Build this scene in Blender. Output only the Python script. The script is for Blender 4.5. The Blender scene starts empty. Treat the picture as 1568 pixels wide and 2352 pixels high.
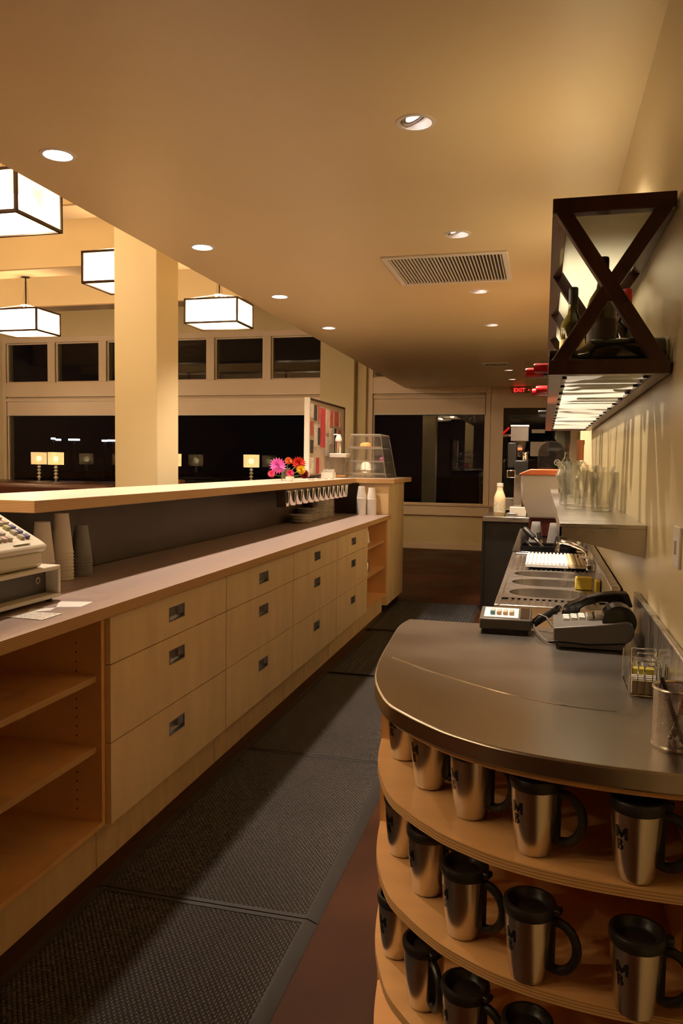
import bpy, bmesh, math, random
from mathutils import Vector, Matrix
random.seed(4)
scene = bpy.context.scene
COL = scene.collection
PI = math.pi

# ------------------------------------------------------------------ camera
EYE = 1.42
F_PX, ROLL, VPX, VPY = 1800.0, 0.013, 1248.0, 1068.0
cam = bpy.data.objects.new('camera', bpy.data.cameras.new('camera'))
COL.objects.link(cam)
_d = Vector(((VPX - 784) / F_PX, -(VPY - 1176) / F_PX, 1.0)).normalized()   # the corridor direction seen from the camera
_h = Vector((math.cos(ROLL), -math.sin(ROLL), 0.0))
_z = _h.cross(_d).normalized()
if _z.y < 0: _z = -_z
_x = -_d.cross(_z)
# world axes expressed in camera axes (right, up, forward) -> camera axes in the world
right = Vector((_x.x, _d.x, _z.x)); up = Vector((_x.y, _d.y, _z.y)); fwd = Vector((_x.z, _d.z, _z.z))
cam.matrix_world = Matrix(((right.x, up.x, -fwd.x, 0), (right.y, up.y, -fwd.y, 0), (right.z, up.z, -fwd.z, EYE), (0, 0, 0, 1)))
cam.data.sensor_fit = 'VERTICAL'
cam.data.sensor_height = 36.0
cam.data.lens = 36.0 * F_PX / 2352.0
cam.data.clip_start = 0.05
scene.camera = cam

# ------------------------------------------------------------------ world (night outside), exposure
world = bpy.data.worlds.new('night'); scene.world = world
world.use_nodes = True
bg = world.node_tree.nodes['Background']
bg.inputs[0].default_value = (0.30, 0.36, 0.55, 1); bg.inputs[1].default_value = 0.004
scene.view_settings.view_transform = 'Standard'
scene.view_settings.look = 'None'
scene.view_settings.exposure = 0.0
scene.view_settings.gamma = 1.0
scene.view_settings.use_curve_mapping = False
cy = scene.cycles
cy.max_bounces = 5; cy.diffuse_bounces = 4; cy.glossy_bounces = 3; cy.transmission_bounces = 4; cy.transparent_max_bounces = 14
cy.use_adaptive_sampling = True; cy.adaptive_threshold = 0.06; cy.adaptive_min_samples = 20
cy.light_sampling_threshold = 0.03
cy.sample_clamp_indirect = 4.0
cy.caustics_reflective = False; cy.caustics_refractive = False
cy.use_denoising = True

P_LEFT, P_RIGHT, P_PEND = 140.0, 240.0, 53.0     # watts: bar downlights, aimed downlights, pendant bulbs
C_DOWN = (1.0, 0.80, 0.62)
C_PEND = (1.0, 0.73, 0.44)

# ------------------------------------------------------------------ materials
MATS = {}
def _nodes(name):
    m = bpy.data.materials.new(name); m.use_nodes = True
    nt = m.node_tree
    return m, nt, nt.nodes, nt.links, nt.nodes['Principled BSDF']
def mat(name, col, rough=0.5, metal=0.0, var=0.0, scale=6.0, stretch=(1, 1, 1), bump=0.0, bscale=60.0, emit=None, estr=0.0, coat=0.0, spec=0.5, rvar=0.0, detail=4.0):
    if name in MATS: return MATS[name]
    m, nt, N, L, b = _nodes(name)
    b.inputs['Base Color'].default_value = (*col, 1)
    b.inputs['Roughness'].default_value = rough
    b.inputs['Metallic'].default_value = metal
    b.inputs['Specular IOR Level'].default_value = spec
    b.inputs['Coat Weight'].default_value = coat
    if emit:
        m.cycles.emission_sampling = 'NONE'
        b.inputs['Emission Color'].default_value = (*emit, 1); b.inputs['Emission Strength'].default_value = estr
    if var or bump or rvar:
        tc = N.new('ShaderNodeTexCoord'); mp = N.new('ShaderNodeMapping')
        mp.inputs['Scale'].default_value = stretch
        L.new(tc.outputs['Object'], mp.inputs['Vector'])
        no = N.new('ShaderNodeTexNoise'); no.inputs['Scale'].default_value = scale; no.inputs['Detail'].default_value = detail
        L.new(mp.outputs[0], no.inputs['Vector'])
        if var:
            mr = N.new('ShaderNodeMapRange')
            mr.inputs[1].default_value = 0.3; mr.inputs[2].default_value = 0.7
            mr.inputs[3].default_value = 1 - var; mr.inputs[4].default_value = 1 + var
            L.new(no.outputs['Fac'], mr.inputs[0])
            mx = N.new('ShaderNodeVectorMath'); mx.operation = 'SCALE'
            mx.inputs[0].default_value = col
            L.new(mr.outputs[0], mx.inputs['Scale']); L.new(mx.outputs[0], b.inputs['Base Color'])
        if rvar:
            mr2 = N.new('ShaderNodeMapRange'); mr2.inputs[1].default_value = 0.3; mr2.inputs[2].default_value = 0.7
            mr2.inputs[3].default_value = rough - rvar; mr2.inputs[4].default_value = rough + rvar
            L.new(no.outputs['Fac'], mr2.inputs[0]); L.new(mr2.outputs[0], b.inputs['Roughness'])
        if bump:
            n2 = N.new('ShaderNodeTexNoise'); n2.inputs['Scale'].default_value = bscale; n2.inputs['Detail'].default_value = 3
            L.new(mp.outputs[0], n2.inputs['Vector'])
            bp = N.new('ShaderNodeBump'); bp.inputs['Strength'].default_value = bump; bp.inputs['Distance'].default_value = 0.004
            L.new(n2.outputs['Fac'], bp.inputs['Height']); L.new(bp.outputs[0], b.inputs['Normal'])
    MATS[name] = m
    return m
def ply_edge(name, col):
    if name in MATS: return MATS[name]
    m, nt, N, L, b = _nodes(name)
    tc = N.new('ShaderNodeTexCoord'); sp = N.new('ShaderNodeSeparateXYZ'); L.new(tc.outputs['Object'], sp.inputs[0])
    no = N.new('ShaderNodeTexNoise'); no.inputs['Scale'].default_value = 4; L.new(tc.outputs['Object'], no.inputs['Vector'])
    ml = N.new('ShaderNodeMath'); ml.operation = 'MULTIPLY_ADD'; ml.inputs[1].default_value = 1100; L.new(sp.outputs['Z'], ml.inputs[0])
    m2 = N.new('ShaderNodeMath'); m2.operation = 'MULTIPLY'; m2.inputs[1].default_value = 4; L.new(no.outputs['Fac'], m2.inputs[0]); L.new(m2.outputs[0], ml.inputs[2])
    sn = N.new('ShaderNodeMath'); sn.operation = 'SINE'; L.new(ml.outputs[0], sn.inputs[0])
    rp = N.new('ShaderNodeValToRGB')
    e = rp.color_ramp.elements; e[0].position = 0.0; e[1].position = 1.0
    e[0].color = (col[0] * .55, col[1] * .48, col[2] * .42, 1); e[1].color = (*col, 1)
    mr = N.new('ShaderNodeMapRange'); mr.inputs[1].default_value = -1; mr.inputs[2].default_value = 0.6; L.new(sn.outputs[0], mr.inputs[0])
    L.new(mr.outputs[0], rp.inputs[0]); L.new(rp.outputs[0], b.inputs['Base Color'])
    b.inputs['Roughness'].default_value = 0.45
    MATS[name] = m; return m
def glass(name, tint=(1, 1, 1), ior=1.5, rough=0.0, boost=1.0, body=0.0, bodycol=(1, 1, 1)):
    if name in MATS: return MATS[name]
    m, nt, N, L, b = _nodes(name)
    N.remove(b); out = N['Material Output']
    tr = N.new('ShaderNodeBsdfTransparent'); tr.inputs[0].default_value = (*tint, 1)
    gl = N.new('ShaderNodeBsdfGlossy'); gl.inputs['Roughness'].default_value = rough
    fr = N.new('ShaderNodeFresnel'); fr.inputs[0].default_value = ior
    mu = N.new('ShaderNodeMath'); mu.operation = 'MULTIPLY'; mu.use_clamp = True; mu.inputs[1].default_value = boost; L.new(fr.outputs[0], mu.inputs[0])
    mx = N.new('ShaderNodeMixShader'); L.new(mu.outputs[0], mx.inputs[0]); L.new(tr.outputs[0], mx.inputs[1]); L.new(gl.outputs[0], mx.inputs[2])
    last = mx
    if body:
        df = N.new('ShaderNodeBsdfTranslucent'); df.inputs[0].default_value = (*bodycol, 1)
        d2 = N.new('ShaderNodeBsdfDiffuse'); d2.inputs[0].default_value = (*bodycol, 1)
        ma = N.new('ShaderNodeMixShader'); L.new(df.outputs[0], ma.inputs[1]); L.new(d2.outputs[0], ma.inputs[2])
        mb = N.new('ShaderNodeMixShader'); mb.inputs[0].default_value = body
        L.new(mx.outputs[0], mb.inputs[1]); L.new(ma.outputs[0], mb.inputs[2]); last = mb
    L.new(last.outputs[0], out.inputs[0])
    MATS[name] = m; return m
def pattern_bump(name, col, rough, kx, ky, stagger, strength, dist, thresh=None, var=0.15):
    m, nt, N, L, b = _nodes(name)
    b.inputs['Roughness'].default_value = rough
    tc = N.new('ShaderNodeTexCoord'); sp = N.new('ShaderNodeSeparateXYZ'); L.new(tc.outputs['Object'], sp.inputs[0])
    def math_(op, a, c=None):
        n = N.new('ShaderNodeMath'); n.operation = op
        for i, v in enumerate((a, c)):
            if v is None: continue
            if isinstance(v, (int, float)): n.inputs[i].default_value = v
            else: L.new(v, n.inputs[i])
        return n.outputs[0]
    x = math_('MULTIPLY', sp.outputs['X'], kx); y = math_('MULTIPLY', sp.outputs['Y'], ky)
    if stagger:
        h = math_('MULTIPLY', math_('SINE', math_('ADD', x, y)), math_('SINE', math_('SUBTRACT', x, y)))
    else:
        h = math_('SINE', x)
    h = math_('POWER', math_('ABSOLUTE', h), 0.7)
    bp = N.new('ShaderNodeBump'); bp.inputs['Strength'].default_value = strength; bp.inputs['Distance'].default_value = dist
    L.new(h, bp.inputs['Height']); L.new(bp.outputs[0], b.inputs['Normal'])
    mr = N.new('ShaderNodeMapRange'); mr.inputs[3].default_value = 0.45; mr.inputs[4].default_value = 1.25; L.new(h, mr.inputs[0])
    no = N.new('ShaderNodeTexNoise'); no.inputs['Scale'].default_value = 3; L.new(tc.outputs['Object'], no.inputs['Vector'])
    mr2 = N.new('ShaderNodeMapRange'); mr2.inputs[1].default_value = .3; mr2.inputs[2].default_value = .7; mr2.inputs[3].default_value = 1 - var; mr2.inputs[4].default_value = 1 + var
    L.new(no.outputs['Fac'], mr2.inputs[0])
    s = math_('MULTIPLY', mr.outputs[0], mr2.outputs[0])
    vm = N.new('ShaderNodeVectorMath'); vm.operation = 'SCALE'; vm.inputs[0].default_value = col; L.new(s, vm.inputs['Scale'])
    L.new(vm.outputs[0], b.inputs['Base Color'])
    MATS[name] = m; return m

PAINT = (0.79, 0.67, 0.40)
m_wall = mat('wall_paint', PAINT, 0.55, var=0.02, scale=2, bump=0.05, bscale=220)
m_wallr = mat('wall_paint_satin', PAINT, 0.32, var=0.02, scale=2, bump=0.06, bscale=160)
m_ceil = mat('ceiling_paint', (0.78, 0.62, 0.37), 0.40, var=0.015, scale=2, bump=0.04, bscale=200)
m_trim = mat('trim_paint', (0.86, 0.70, 0.53), 0.4, var=0.02, scale=3)
m_beam = mat('beam_gloss', (0.40, 0.28, 0.16), 0.28, var=0.1, scale=3)
m_floor = mat('stained_concrete', (0.052, 0.016, 0.0045), 0.5, spec=0.18, var=0.45, scale=1.6, rvar=0.1, detail=8)
m_birch = mat('birch_plywood', (0.82, 0.57, 0.29), 0.42, var=0.10, scale=3.0, stretch=(1, 6, 1.2), coat=0.1)
m_birchv = mat('birch_face', (0.87, 0.65, 0.38), 0.42, var=0.09, scale=2.5, stretch=(1, 3.2, 1.1), coat=0.1)
m_birchsh = mat('birch_shelf', (0.86, 0.49, 0.20), 0.38, var=0.07, scale=3, stretch=(1, 5, 1), coat=0.15)
m_birchred = mat('birch_edge_sealed', (0.62, 0.34, 0.14), 0.45, var=0.12, scale=5, stretch=(1, 1, 4))
m_edge = ply_edge('plywood_edge', (0.72, 0.45, 0.20))
m_lam = mat('laminate_worktop', (0.36, 0.27, 0.235), 0.38, var=0.08, scale=40, bump=0.02, bscale=400)
m_lambar = mat('laminate_bar_top', (0.62, 0.52, 0.42), 0.34, var=0.05, scale=20)
m_dark = mat('dark_panel', (0.060, 0.036, 0.026), 0.4, var=0.15, scale=4)
m_black = mat('black_plastic', (0.012, 0.011, 0.010), 0.38)
m_blackg = mat('black_gloss', (0.010, 0.009, 0.009), 0.12)
m_blacklam = mat('black_laminate', (0.016, 0.014, 0.012), 0.4)
m_lid = mat('black_lid', (0.014, 0.012, 0.011), 0.42, bump=0.02, bscale=100)
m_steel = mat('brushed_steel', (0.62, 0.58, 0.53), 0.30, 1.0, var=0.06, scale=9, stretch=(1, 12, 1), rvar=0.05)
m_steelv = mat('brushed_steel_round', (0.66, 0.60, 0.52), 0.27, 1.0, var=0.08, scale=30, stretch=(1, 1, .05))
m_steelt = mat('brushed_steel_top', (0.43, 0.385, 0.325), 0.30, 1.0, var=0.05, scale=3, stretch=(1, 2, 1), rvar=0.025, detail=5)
m_chrome = mat('chrome', (0.80, 0.78, 0.75), 0.08, 1.0)
m_pull = mat('nickel_pull', (0.45, 0.44, 0.43), 0.35, 1.0)
m_wood = mat('dark_stained_wood', (0.048, 0.016, 0.007), 0.36, var=0.35, scale=7, stretch=(3, 3, 1), coat=0.2)
m_sheet = glass('corrugated_plastic', (0.92, 0.94, 0.90), 1.5, 0.22, 2.2, 0.62, (0.88, 0.90, 0.82))
m_panelw = glass('frosted_plastic', (0.9, 0.92, 0.88), 1.45, 0.4, 1.0, 0.85, (0.86, 0.88, 0.78))
m_beige = mat('beige_plastic', (0.74, 0.68, 0.56), 0.45)
m_grey = mat('grey_plastic', (0.13, 0.118, 0.105), 0.42, bump=0.04, bscale=300)
m_greyd = mat('grey_dark_plastic', (0.085, 0.072, 0.06), 0.42, bump=0.04, bscale=300)
m_white = mat('white_plastic', (0.82, 0.79, 0.74), 0.4)
m_paper = mat('paper', (0.85, 0.82, 0.78), 0.8)
m_cup = mat('paper_cup', (0.82, 0.74, 0.62), 0.6)
m_cupw = mat('paper_cup_white', (0.88, 0.85, 0.82), 0.6)
m_china = mat('china', (0.80, 0.74, 0.62), 0.25)
m_trimw = mat('white_ring', (0.78, 0.72, 0.64), 0.4)
m_red = mat('red_foil', (0.55, 0.012, 0.015), 0.3)
m_orange = mat('orange_lid', (0.75, 0.20, 0.085), 0.4)
m_bin = glass('frosted_bin', (0.9, 0.85, 0.8), 1.4, 0.35, 1.0, 0.82, (0.80, 0.76, 0.72))
m_clearcup = glass('clear_cup', (0.97, 0.97, 0.97), 1.45, 0.08, 1.2, 0.30, (0.8, 0.78, 0.74))
m_acryl = glass('acrylic', (0.995, 0.99, 0.98), 1.45, 0.0, 0.4, 0.035, (0.95, 0.88, 0.78))
m_acrylt = glass('acrylic_tray', (0.97, 0.96, 0.94), 1.45, 0.05, 1.0, 0.30, (0.9, 0.82, 0.72))
m_glass = glass('drinking_glass', (0.985, 0.985, 0.965), 1.42, 0.0, 0.55, 0.05, (.95, .92, .78))
m_smoke = glass('smoked_plastic', (0.42, 0.38, 0.34), 1.5, 0.03, 1.5, 0.06, (.3, .26, .22))
m_pane = glass('window_pane', (0.80, 0.82, 0.80), 1.5, 0.0, 1.4)
m_crystal = mat('crystal', (0.85, 0.80, 0.74), 0.10, 0.6)
m_winegl = mat('dark_bottle_glass', (0.012, 0.014, 0.006), 0.06, spec=0.8, coat=0.5)
m_winegr = mat('olive_bottle_glass', (0.050, 0.042, 0.006), 0.07, spec=0.8, coat=0.5)
m_label = mat('wine_label', (0.72, 0.55, 0.22), 0.6, var=0.2, scale=40)
m_leather = mat('brown_leather', (0.085, 0.03, 0.016), 0.4, bump=0.1, bscale=80)
m_tablew = mat('dark_table', (0.05, 0.02, 0.012), 0.3, var=0.2, scale=5, stretch=(1, 8, 1))
m_shade = mat('roller_shade', (0.86, 0.71, 0.56), 0.7, var=0.02, scale=3)
m_sponge = mat('sponge', (0.70, 0.50, 0.06), 0.9, bump=0.4, bscale=150)
m_brown = mat('brown_enamel', (0.10, 0.018, 0.012), 0.35)
m_cream = mat('cream_bottle', (0.80, 0.66, 0.40), 0.35)
m_blue = mat('blue_card', (0.03, 0.05, 0.16), 0.5)
m_grid = mat('white_rack', (0.88, 0.86, 0.80), 0.4)
m_bamboo = mat('bamboo', (0.72, 0.56, 0.34), 0.5, var=0.1, scale=10, stretch=(1, 8, 1))
m_bread = mat('bread', (0.72, 0.40, 0.12), 0.7, var=0.2, scale=20)
m_mat = pattern_bump('rubber_mat_bubble', (0.050, 0.042, 0.037), 0.50, 190.0, 150.0, True, 1.0, 0.005)
m_matd = pattern_bump('rubber_mat_rib', (0.030, 0.031, 0.034), 0.5, 118.0, 1.0, False, 1.0, 0.006)
m_matrim = mat('rubber_rim', (0.020, 0.017, 0.015), 0.55, var=0.15, scale=20)
m_mesh = None

# ------------------------------------------------------------------ mesh builder
class MB:
    def __init__(s, at=(0, 0, 0)):
        s.v = []; s.f = []; s.m = []; s.at = Vector(at); s.cur = 0
    def add(s, verts, faces, mi=None):
        o = len(s.v)
        s.v += [Vector(p) - s.at for p in verts]
        s.f += [[i + o for i in f] for f in faces]
        s.m += [s.cur if mi is None else mi] * len(faces)
        return s
    def box(s, x0, x1, y0, y1, z0, z1, mi=None):
        v = [(x0, y0, z0), (x1, y0, z0), (x1, y1, z0), (x0, y1, z0), (x0, y0, z1), (x1, y0, z1), (x1, y1, z1), (x0, y1, z1)]
        return s.add(v, [(0, 3, 2, 1), (4, 5, 6, 7), (0, 1, 5, 4), (1, 2, 6, 5), (2, 3, 7, 6), (3, 0, 4, 7)], mi)
    def prism(s, poly, z0, z1, mi=None, axis='z'):
        n = len(poly)
        a = sum(poly[i][0] * poly[(i + 1) % n][1] - poly[(i + 1) % n][0] * poly[i][1] for i in range(n))
        if a < 0: poly = poly[::-1]
        def T(p, h):
            if axis == 'z': return (p[0], p[1], h)
            if axis == 'y': return (p[0], h, p[1])
            return (h, p[0], p[1])
        v = [T(p, z0) for p in poly] + [T(p, z1) for p in poly]
        f = [list(range(n))[::-1], list(range(n, 2 * n))] + [(i, (i + 1) % n, (i + 1) % n + n, i + n) for i in range(n)]
        if axis == 'y': f = [list(q)[::-1] for q in f]
        return s.add(v, f, mi)
    def lathe(s, prof, c=(0, 0, 0), n=24, mi=None, axis='z', a0=0, closed=False):
        cx, cy_, cz = c; rings = []; v = []; f = []
        for r, z in prof:
            if r < 1e-6:
                rings.append([len(v)]); v.append((0, 0, z))
            else:
                rings.append(list(range(len(v), len(v) + n)))
                v += [(r * math.cos(a0 + 2 * PI * i / n), r * math.sin(a0 + 2 * PI * i / n), z) for i in range(n)]
        pairs = list(zip(rings, rings[1:])) + ([(rings[-1], rings[0])] if closed else [])
        for A, B in pairs:
            for i in range(n):
                j = (i + 1) % n
                if len(A) == 1 and len(B) == 1: continue
                if len(A) == 1: f.append((A[0], B[j], B[i]))
                elif len(B) == 1: f.append((A[i], A[j], B[0]))
                else: f.append((A[i], A[j], B[j], B[i]))
        if axis == 'x': v = [(p[2], p[0], p[1]) for p in v]
        elif axis == 'y': v = [(p[1], p[2], p[0]) for p in v]
        return s.add([(p[0] + cx, p[1] + cy_, p[2] + cz) for p in v], f, mi)
    def cyl(s, c, r, z0, z1, n=20, r1=None, mi=None, axis='z'):
        r1 = r if r1 is None else r1
        return s.lathe([(0, z0), (r, z0), (r1, z1), (0, z1)], c, n, mi, axis)
    def tube(s, pts, r, n=8, mi=None, closed=False):
        P = [Vector(p) for p in pts]; v = []; f = []; k = len(P)
        t = (P[1] - P[0]).normalized(); u = t.orthogonal().normalized()
        for i in range(k):
            a = P[i - 1] if (i or closed) else P[i]; b = P[(i + 1) % k] if (i < k - 1 or closed) else P[i]
            t = (b - a).normalized(); u = (u - t * u.dot(t)).normalized(); w = t.cross(u)
            rr = r[i] if isinstance(r, (list, tuple)) else r
            v += [P[i] + (u * math.cos(2 * PI * j / n) + w * math.sin(2 * PI * j / n)) * rr for j in range(n)]
        for i in range(k if closed else k - 1):
            o = i * n; q = ((i + 1) % k) * n
            f += [(o + j, o + (j + 1) % n, q + (j + 1) % n, q + j) for j in range(n)]
        if not closed:
            f += [list(range(n))[::-1], list(range((k - 1) * n, k * n))]
        return s.add(v, f, mi)
    def bar(s, p, q, w, h, upv=(0, 0, 1), mi=None):
        p = Vector(p); q = Vector(q); t = (q - p).normalized(); a = t.cross(Vector(upv)).normalized(); b = a.cross(t)
        v = []
        for c in (p, q):
            v += [c - a * w / 2 - b * h / 2, c + a * w / 2 - b * h / 2, c + a * w / 2 + b * h / 2, c - a * w / 2 + b * h / 2]
        return s.add(v, [(3, 2, 1, 0), (4, 5, 6, 7), (0, 1, 5, 4), (1, 2, 6, 5), (2, 3, 7, 6), (3, 0, 4, 7)], mi)
    def holed(s, x0, x1, y0, y1, z, hole, mi=None, flip=False):
        """flat rectangle with a star-shaped hole (list of xy points); returns hole loop coordinates"""
        cx = sum(p[0] for p in hole) / len(hole); cyy = sum(p[1] for p in hole) / len(hole)
        angs = sorted(set([round(math.atan2(p[1] - cyy, p[0] - cx), 6) for p in hole] + [round(math.atan2(b - cyy, a - cx), 6) for a in (x0, x1) for b in (y0, y1)]))
        def onrect(a):
            dx, dy = math.cos(a), math.sin(a); t = 1e9
            if abs(dx) > 1e-9: t = min(t, ((x1 if dx > 0 else x0) - cx) / dx)
            if abs(dy) > 1e-9: t = min(t, ((y1 if dy > 0 else y0) - cyy) / dy)
            return (cx + dx * t, cyy + dy * t, z)
        def onhole(a):
            d = Vector((math.cos(a), math.sin(a))); best = None
            for i in range(len(hole)):
                p = Vector(hole[i]) - Vector((cx, cyy)); q = Vector(hole[(i + 1) % len(hole)]) - Vector((cx, cyy)); e = q - p
                den = d.x * e.y - d.y * e.x
                if abs(den) < 1e-12: continue
                t = (p.x * e.y - p.y * e.x) / den; w = (p.x * d.y - p.y * d.x) / den
                if t > 0 and -1e-4 <= w <= 1 + 1e-4: best = t if best is None else max(best, t)
            return (cx + d.x * best, cyy + d.y * best, z)
        R = [onrect(a) for a in angs]; Hh = [onhole(a) for a in angs]; n = len(angs)
        f = [(i, (i + 1) % n, n + (i + 1) % n, n + i) for i in range(n)]
        if flip: f = [q[::-1] for q in f]
        s.add(R + Hh, f, mi)
        return Hh
    def build(s, name, mats, parent=None, smooth=True, bevel=0.0, kind=None, rot=None, sharp=35, side=False, recalc=False):
        me = bpy.data.meshes.new(name)
        me.from_pydata([tuple(p) for p in s.v], [], s.f)
        mats = mats if isinstance(mats, (list, tuple)) else [mats]
        for m in mats: me.materials.append(m)
        if side:
            for p in me.polygons: p.material_index = 0 if abs(p.normal.z) > .7 else 1
        else:
            me.polygons.foreach_set('material_index', s.m)
        if recalc:
            b = bmesh.new(); b.from_mesh(me); bmesh.ops.recalc_face_normals(b, faces=b.faces); b.to_mesh(me); b.free()
        if smooth:
            me.shade_smooth(); me.set_sharp_from_angle(angle=math.radians(sharp))
        o = bpy.data.objects.new(name, me); COL.objects.link(o)
        if parent is not None: o.parent = parent
        else: o.location = s.at
        if rot: o.rotation_euler = rot
        if bevel:
            bm_ = o.modifiers.new('bevel', 'BEVEL'); bm_.width = bevel; bm_.segments = 2; bm_.limit_method = 'ANGLE'; bm_.angle_limit = math.radians(40)
        if kind: o['kind'] = kind
        return o
def tag(o, label, cat, group=None):
    o['label'] = label; o['category'] = cat
    if group: o['group'] = group
    return o
def thing(name, label, cat, loc=(0, 0, 0), group=None, rz=0.0):
    o = bpy.data.objects.new(name, None); COL.objects.link(o)
    o.location = loc; o.rotation_euler = (0, 0, rz); o.empty_display_size = 0.05
    return tag(o, label, cat, group)
def copy_tree(o, parent=None):
    c = o.copy(); COL.objects.link(c); c.parent = parent
    for ch in o.children: copy_tree(ch, c)
    return c
def place(o, loc, rz=None, label=None, group=None):
    o.location = loc
    if rz is not None: o.rotation_euler = (0, 0, rz)
    if label: o['label'] = label
    if group: o['group'] = group
    return o
def struct(o, label=None):
    o['kind'] = 'structure'
    if label: o['label'] = label
    return o
ORDW = ('first', 'second', 'third', 'fourth', 'fifth', 'sixth', 'seventh', 'eighth', 'ninth', 'tenth', 'eleventh', 'twelfth', 'thirteenth', 'fourteenth', 'fifteenth')
def from_top(k, n): return 'topmost' if k == n - 1 else 'bottom one' if k == 0 else ORDW[n - 1 - k] + ' from top'
def circle(cx, cyy, r, n=32):
    return [(cx + r * math.cos(2 * PI * i / n), cyy + r * math.sin(2 * PI * i / n)) for i in range(n)]
def light(name, kind, loc, power, col, parent=None, size=0.05, direction=None, spot=None, blend=0.5):
    d = bpy.data.lights.new(name, kind); d.energy = power; d.color = col
    if kind in ('POINT', 'SPOT'): d.shadow_soft_size = size
    if spot: d.spot_size = spot; d.spot_blend = blend
    o = bpy.data.objects.new(name, d); COL.objects.link(o); o.location = loc
    if direction: o.rotation_euler = Vector(direction).to_track_quat('-Z', 'Y').to_euler()
    if parent: o.parent = parent
    return o

# ================================================================== STRUCTURE
XW, YF, YB, XL = 0.29, 13.0, -5.0, -11.5
ZC, ZD = 2.67, 4.16            # bar ceiling, dining ceiling
XS = -2.27                     # edge of the lowered bar ceiling
struct(MB().box(XL, 1.4, YB, YF + 0.2, -0.1, 0).build('floor', m_floor), 'dark brown stained concrete floor')

def wall_holes(name, x0, x1, z0, z1, holes, y0, y1, m):
    xs = sorted(set([x0, x1] + [h[i] for h in holes for i in (0, 1)])); zs = sorted(set([z0, z1] + [h[i] for h in holes for i in (2, 3)]))
    b = MB()
    for xa, xb in zip(xs, xs[1:]):
        run = None
        for za, zb in zip(zs, zs[1:]):
            cx, cz = (xa + xb) / 2, (za + zb) / 2
            solid = not any(h[0] < cx < h[1] and h[2] < cz < h[3] for h in holes)
            if solid: run = (run[0], zb) if run else (za, zb)
            if (not solid or zb == zs[-1]) and run:
                b.box(xa, xb, y0, y1, run[0], run[1]); run = None
    return b.build(name, m)
WIN = [(-9.96, -6.90), (-6.74, -3.72), (-2.81, -0.93)]
ZB, ZT, TB, TT = 0.746, 2.575, 2.845, 3.584
holes = []; transoms = [[], [], []]
for k, (a, b_) in enumerate(WIN):
    holes.append((a, b_, ZB, ZT))
    n = 3 if k < 2 else 2
    w = (b_ - a - 0.15 * (n - 1)) / n
    for i in range(n):
        xa = a + i * (w + 0.15); holes.append((xa, xa + w, TB, TT)); transoms[k].append((xa, xa + w))
DOOR = (-0.65, 0.40, 0.0, 2.33)
holes.append(DOOR)
struct(wall_holes('wall_far', XL, 1.4, 0, ZD, holes, YF, YF + 0.2, m_wall), 'cream yellow window wall at the far end')
b = MB(); b.box(XW, XW + 0.2, YB, 6.85, 0, ZC)
struct(b.build('wall_right', m_wallr), 'cream yellow satin wall behind the sink counter')
struct(MB().box(0.74, 0.94, 6.85, YF, 0, ZC).box(XW + .2, .94, 6.70, 6.85, 0, ZC).build('wall_recess', m_wall), 'cream wall of the recess beyond the shelf')
m_wallb = mat('wall_brown_paint', (0.16, 0.085, 0.045), 0.6, var=0.05, scale=3)
struct(MB().box(XL - 0.2, XL, YB, YF, 0, ZD).build('wall_left', m_wallb))
struct(MB().box(XL, 1.4, YB - 0.2, YB, 0, ZD).build('wall_back', m_wallb))
struct(MB().box(XL, XS, YB, YF, ZD, ZD + 0.15).build('ceiling', m_ceil), 'high cream ceiling over the dining room')

# lowered bar ceiling with real holes for the cans
LEFT_Y = [2.918, 4.334, 5.729, 7.136]
RIGHT_Y = [2.934, 4.379, 5.83, 7.235, 10.706, 11.852]
XLL, XRR, RC = -1.975, -0.49, 0.058
b = MB()
def strip(x0, x1, ys, xc):
    edges = [YB]
    for i, y in enumerate(ys):
        lo = y - 0.2; hi = y + 0.2
        if edges[-1] < lo: b.add([(x0, edges[-1], ZC), (x0, lo, ZC), (x1, lo, ZC), (x1, edges[-1], ZC)], [(0, 1, 2, 3)])
        b.holed(x0, x1, lo, hi, ZC, circle(xc, y, RC), flip=True)
        edges.append(hi)
    b.add([(x0, edges[-1], ZC), (x0, YF, ZC), (x1, YF, ZC), (x1, edges[-1], ZC)], [(0, 1, 2, 3)])
strip(XS, -1.2, LEFT_Y, XLL); strip(-1.2, 1.0, RIGHT_Y, XRR)
b.add([(XS, YB, ZC), (XS, YF, ZC), (XS, YF, ZD), (XS, YB, ZD)], [(0, 3, 2, 1)])
b.box(XS, 1.0, YB, YF, ZC + 0.2, ZC + 0.25)
struct(b.build('ceiling', m_ceil), 'lowered smooth ceiling over the bar aisle')

# beams across the dining room
for i, y in enumerate((0.6, 2.4, 4.22, 6.0, 7.9, 9.85)):
    o = thing('ceiling_beam', ['cream boxed ceiling beam behind the camera', 'cream boxed ceiling beam above the near end of the bar', 'cream boxed ceiling beam above the largest pendant', 'cream boxed ceiling beam above the pendant beside the column',
               'cream boxed ceiling beam carrying the two far pendants', 'cream boxed ceiling beam nearest the window wall'][i], 'beam', (-6.5, y, 3.56))
    o['kind'] = 'structure'
    bm = MB((-6.5, y, 3.56)); bm.box(XL, XS, y, y + 0.32, 3.575, ZD).build('beam_body', m_ceil, o)
    bm = MB((-6.5, y, 3.56)); bm.box(XL, XS, y - .005, y + 0.325, 3.56, 3.575).build('soffit_plate', m_beam, o)
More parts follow.
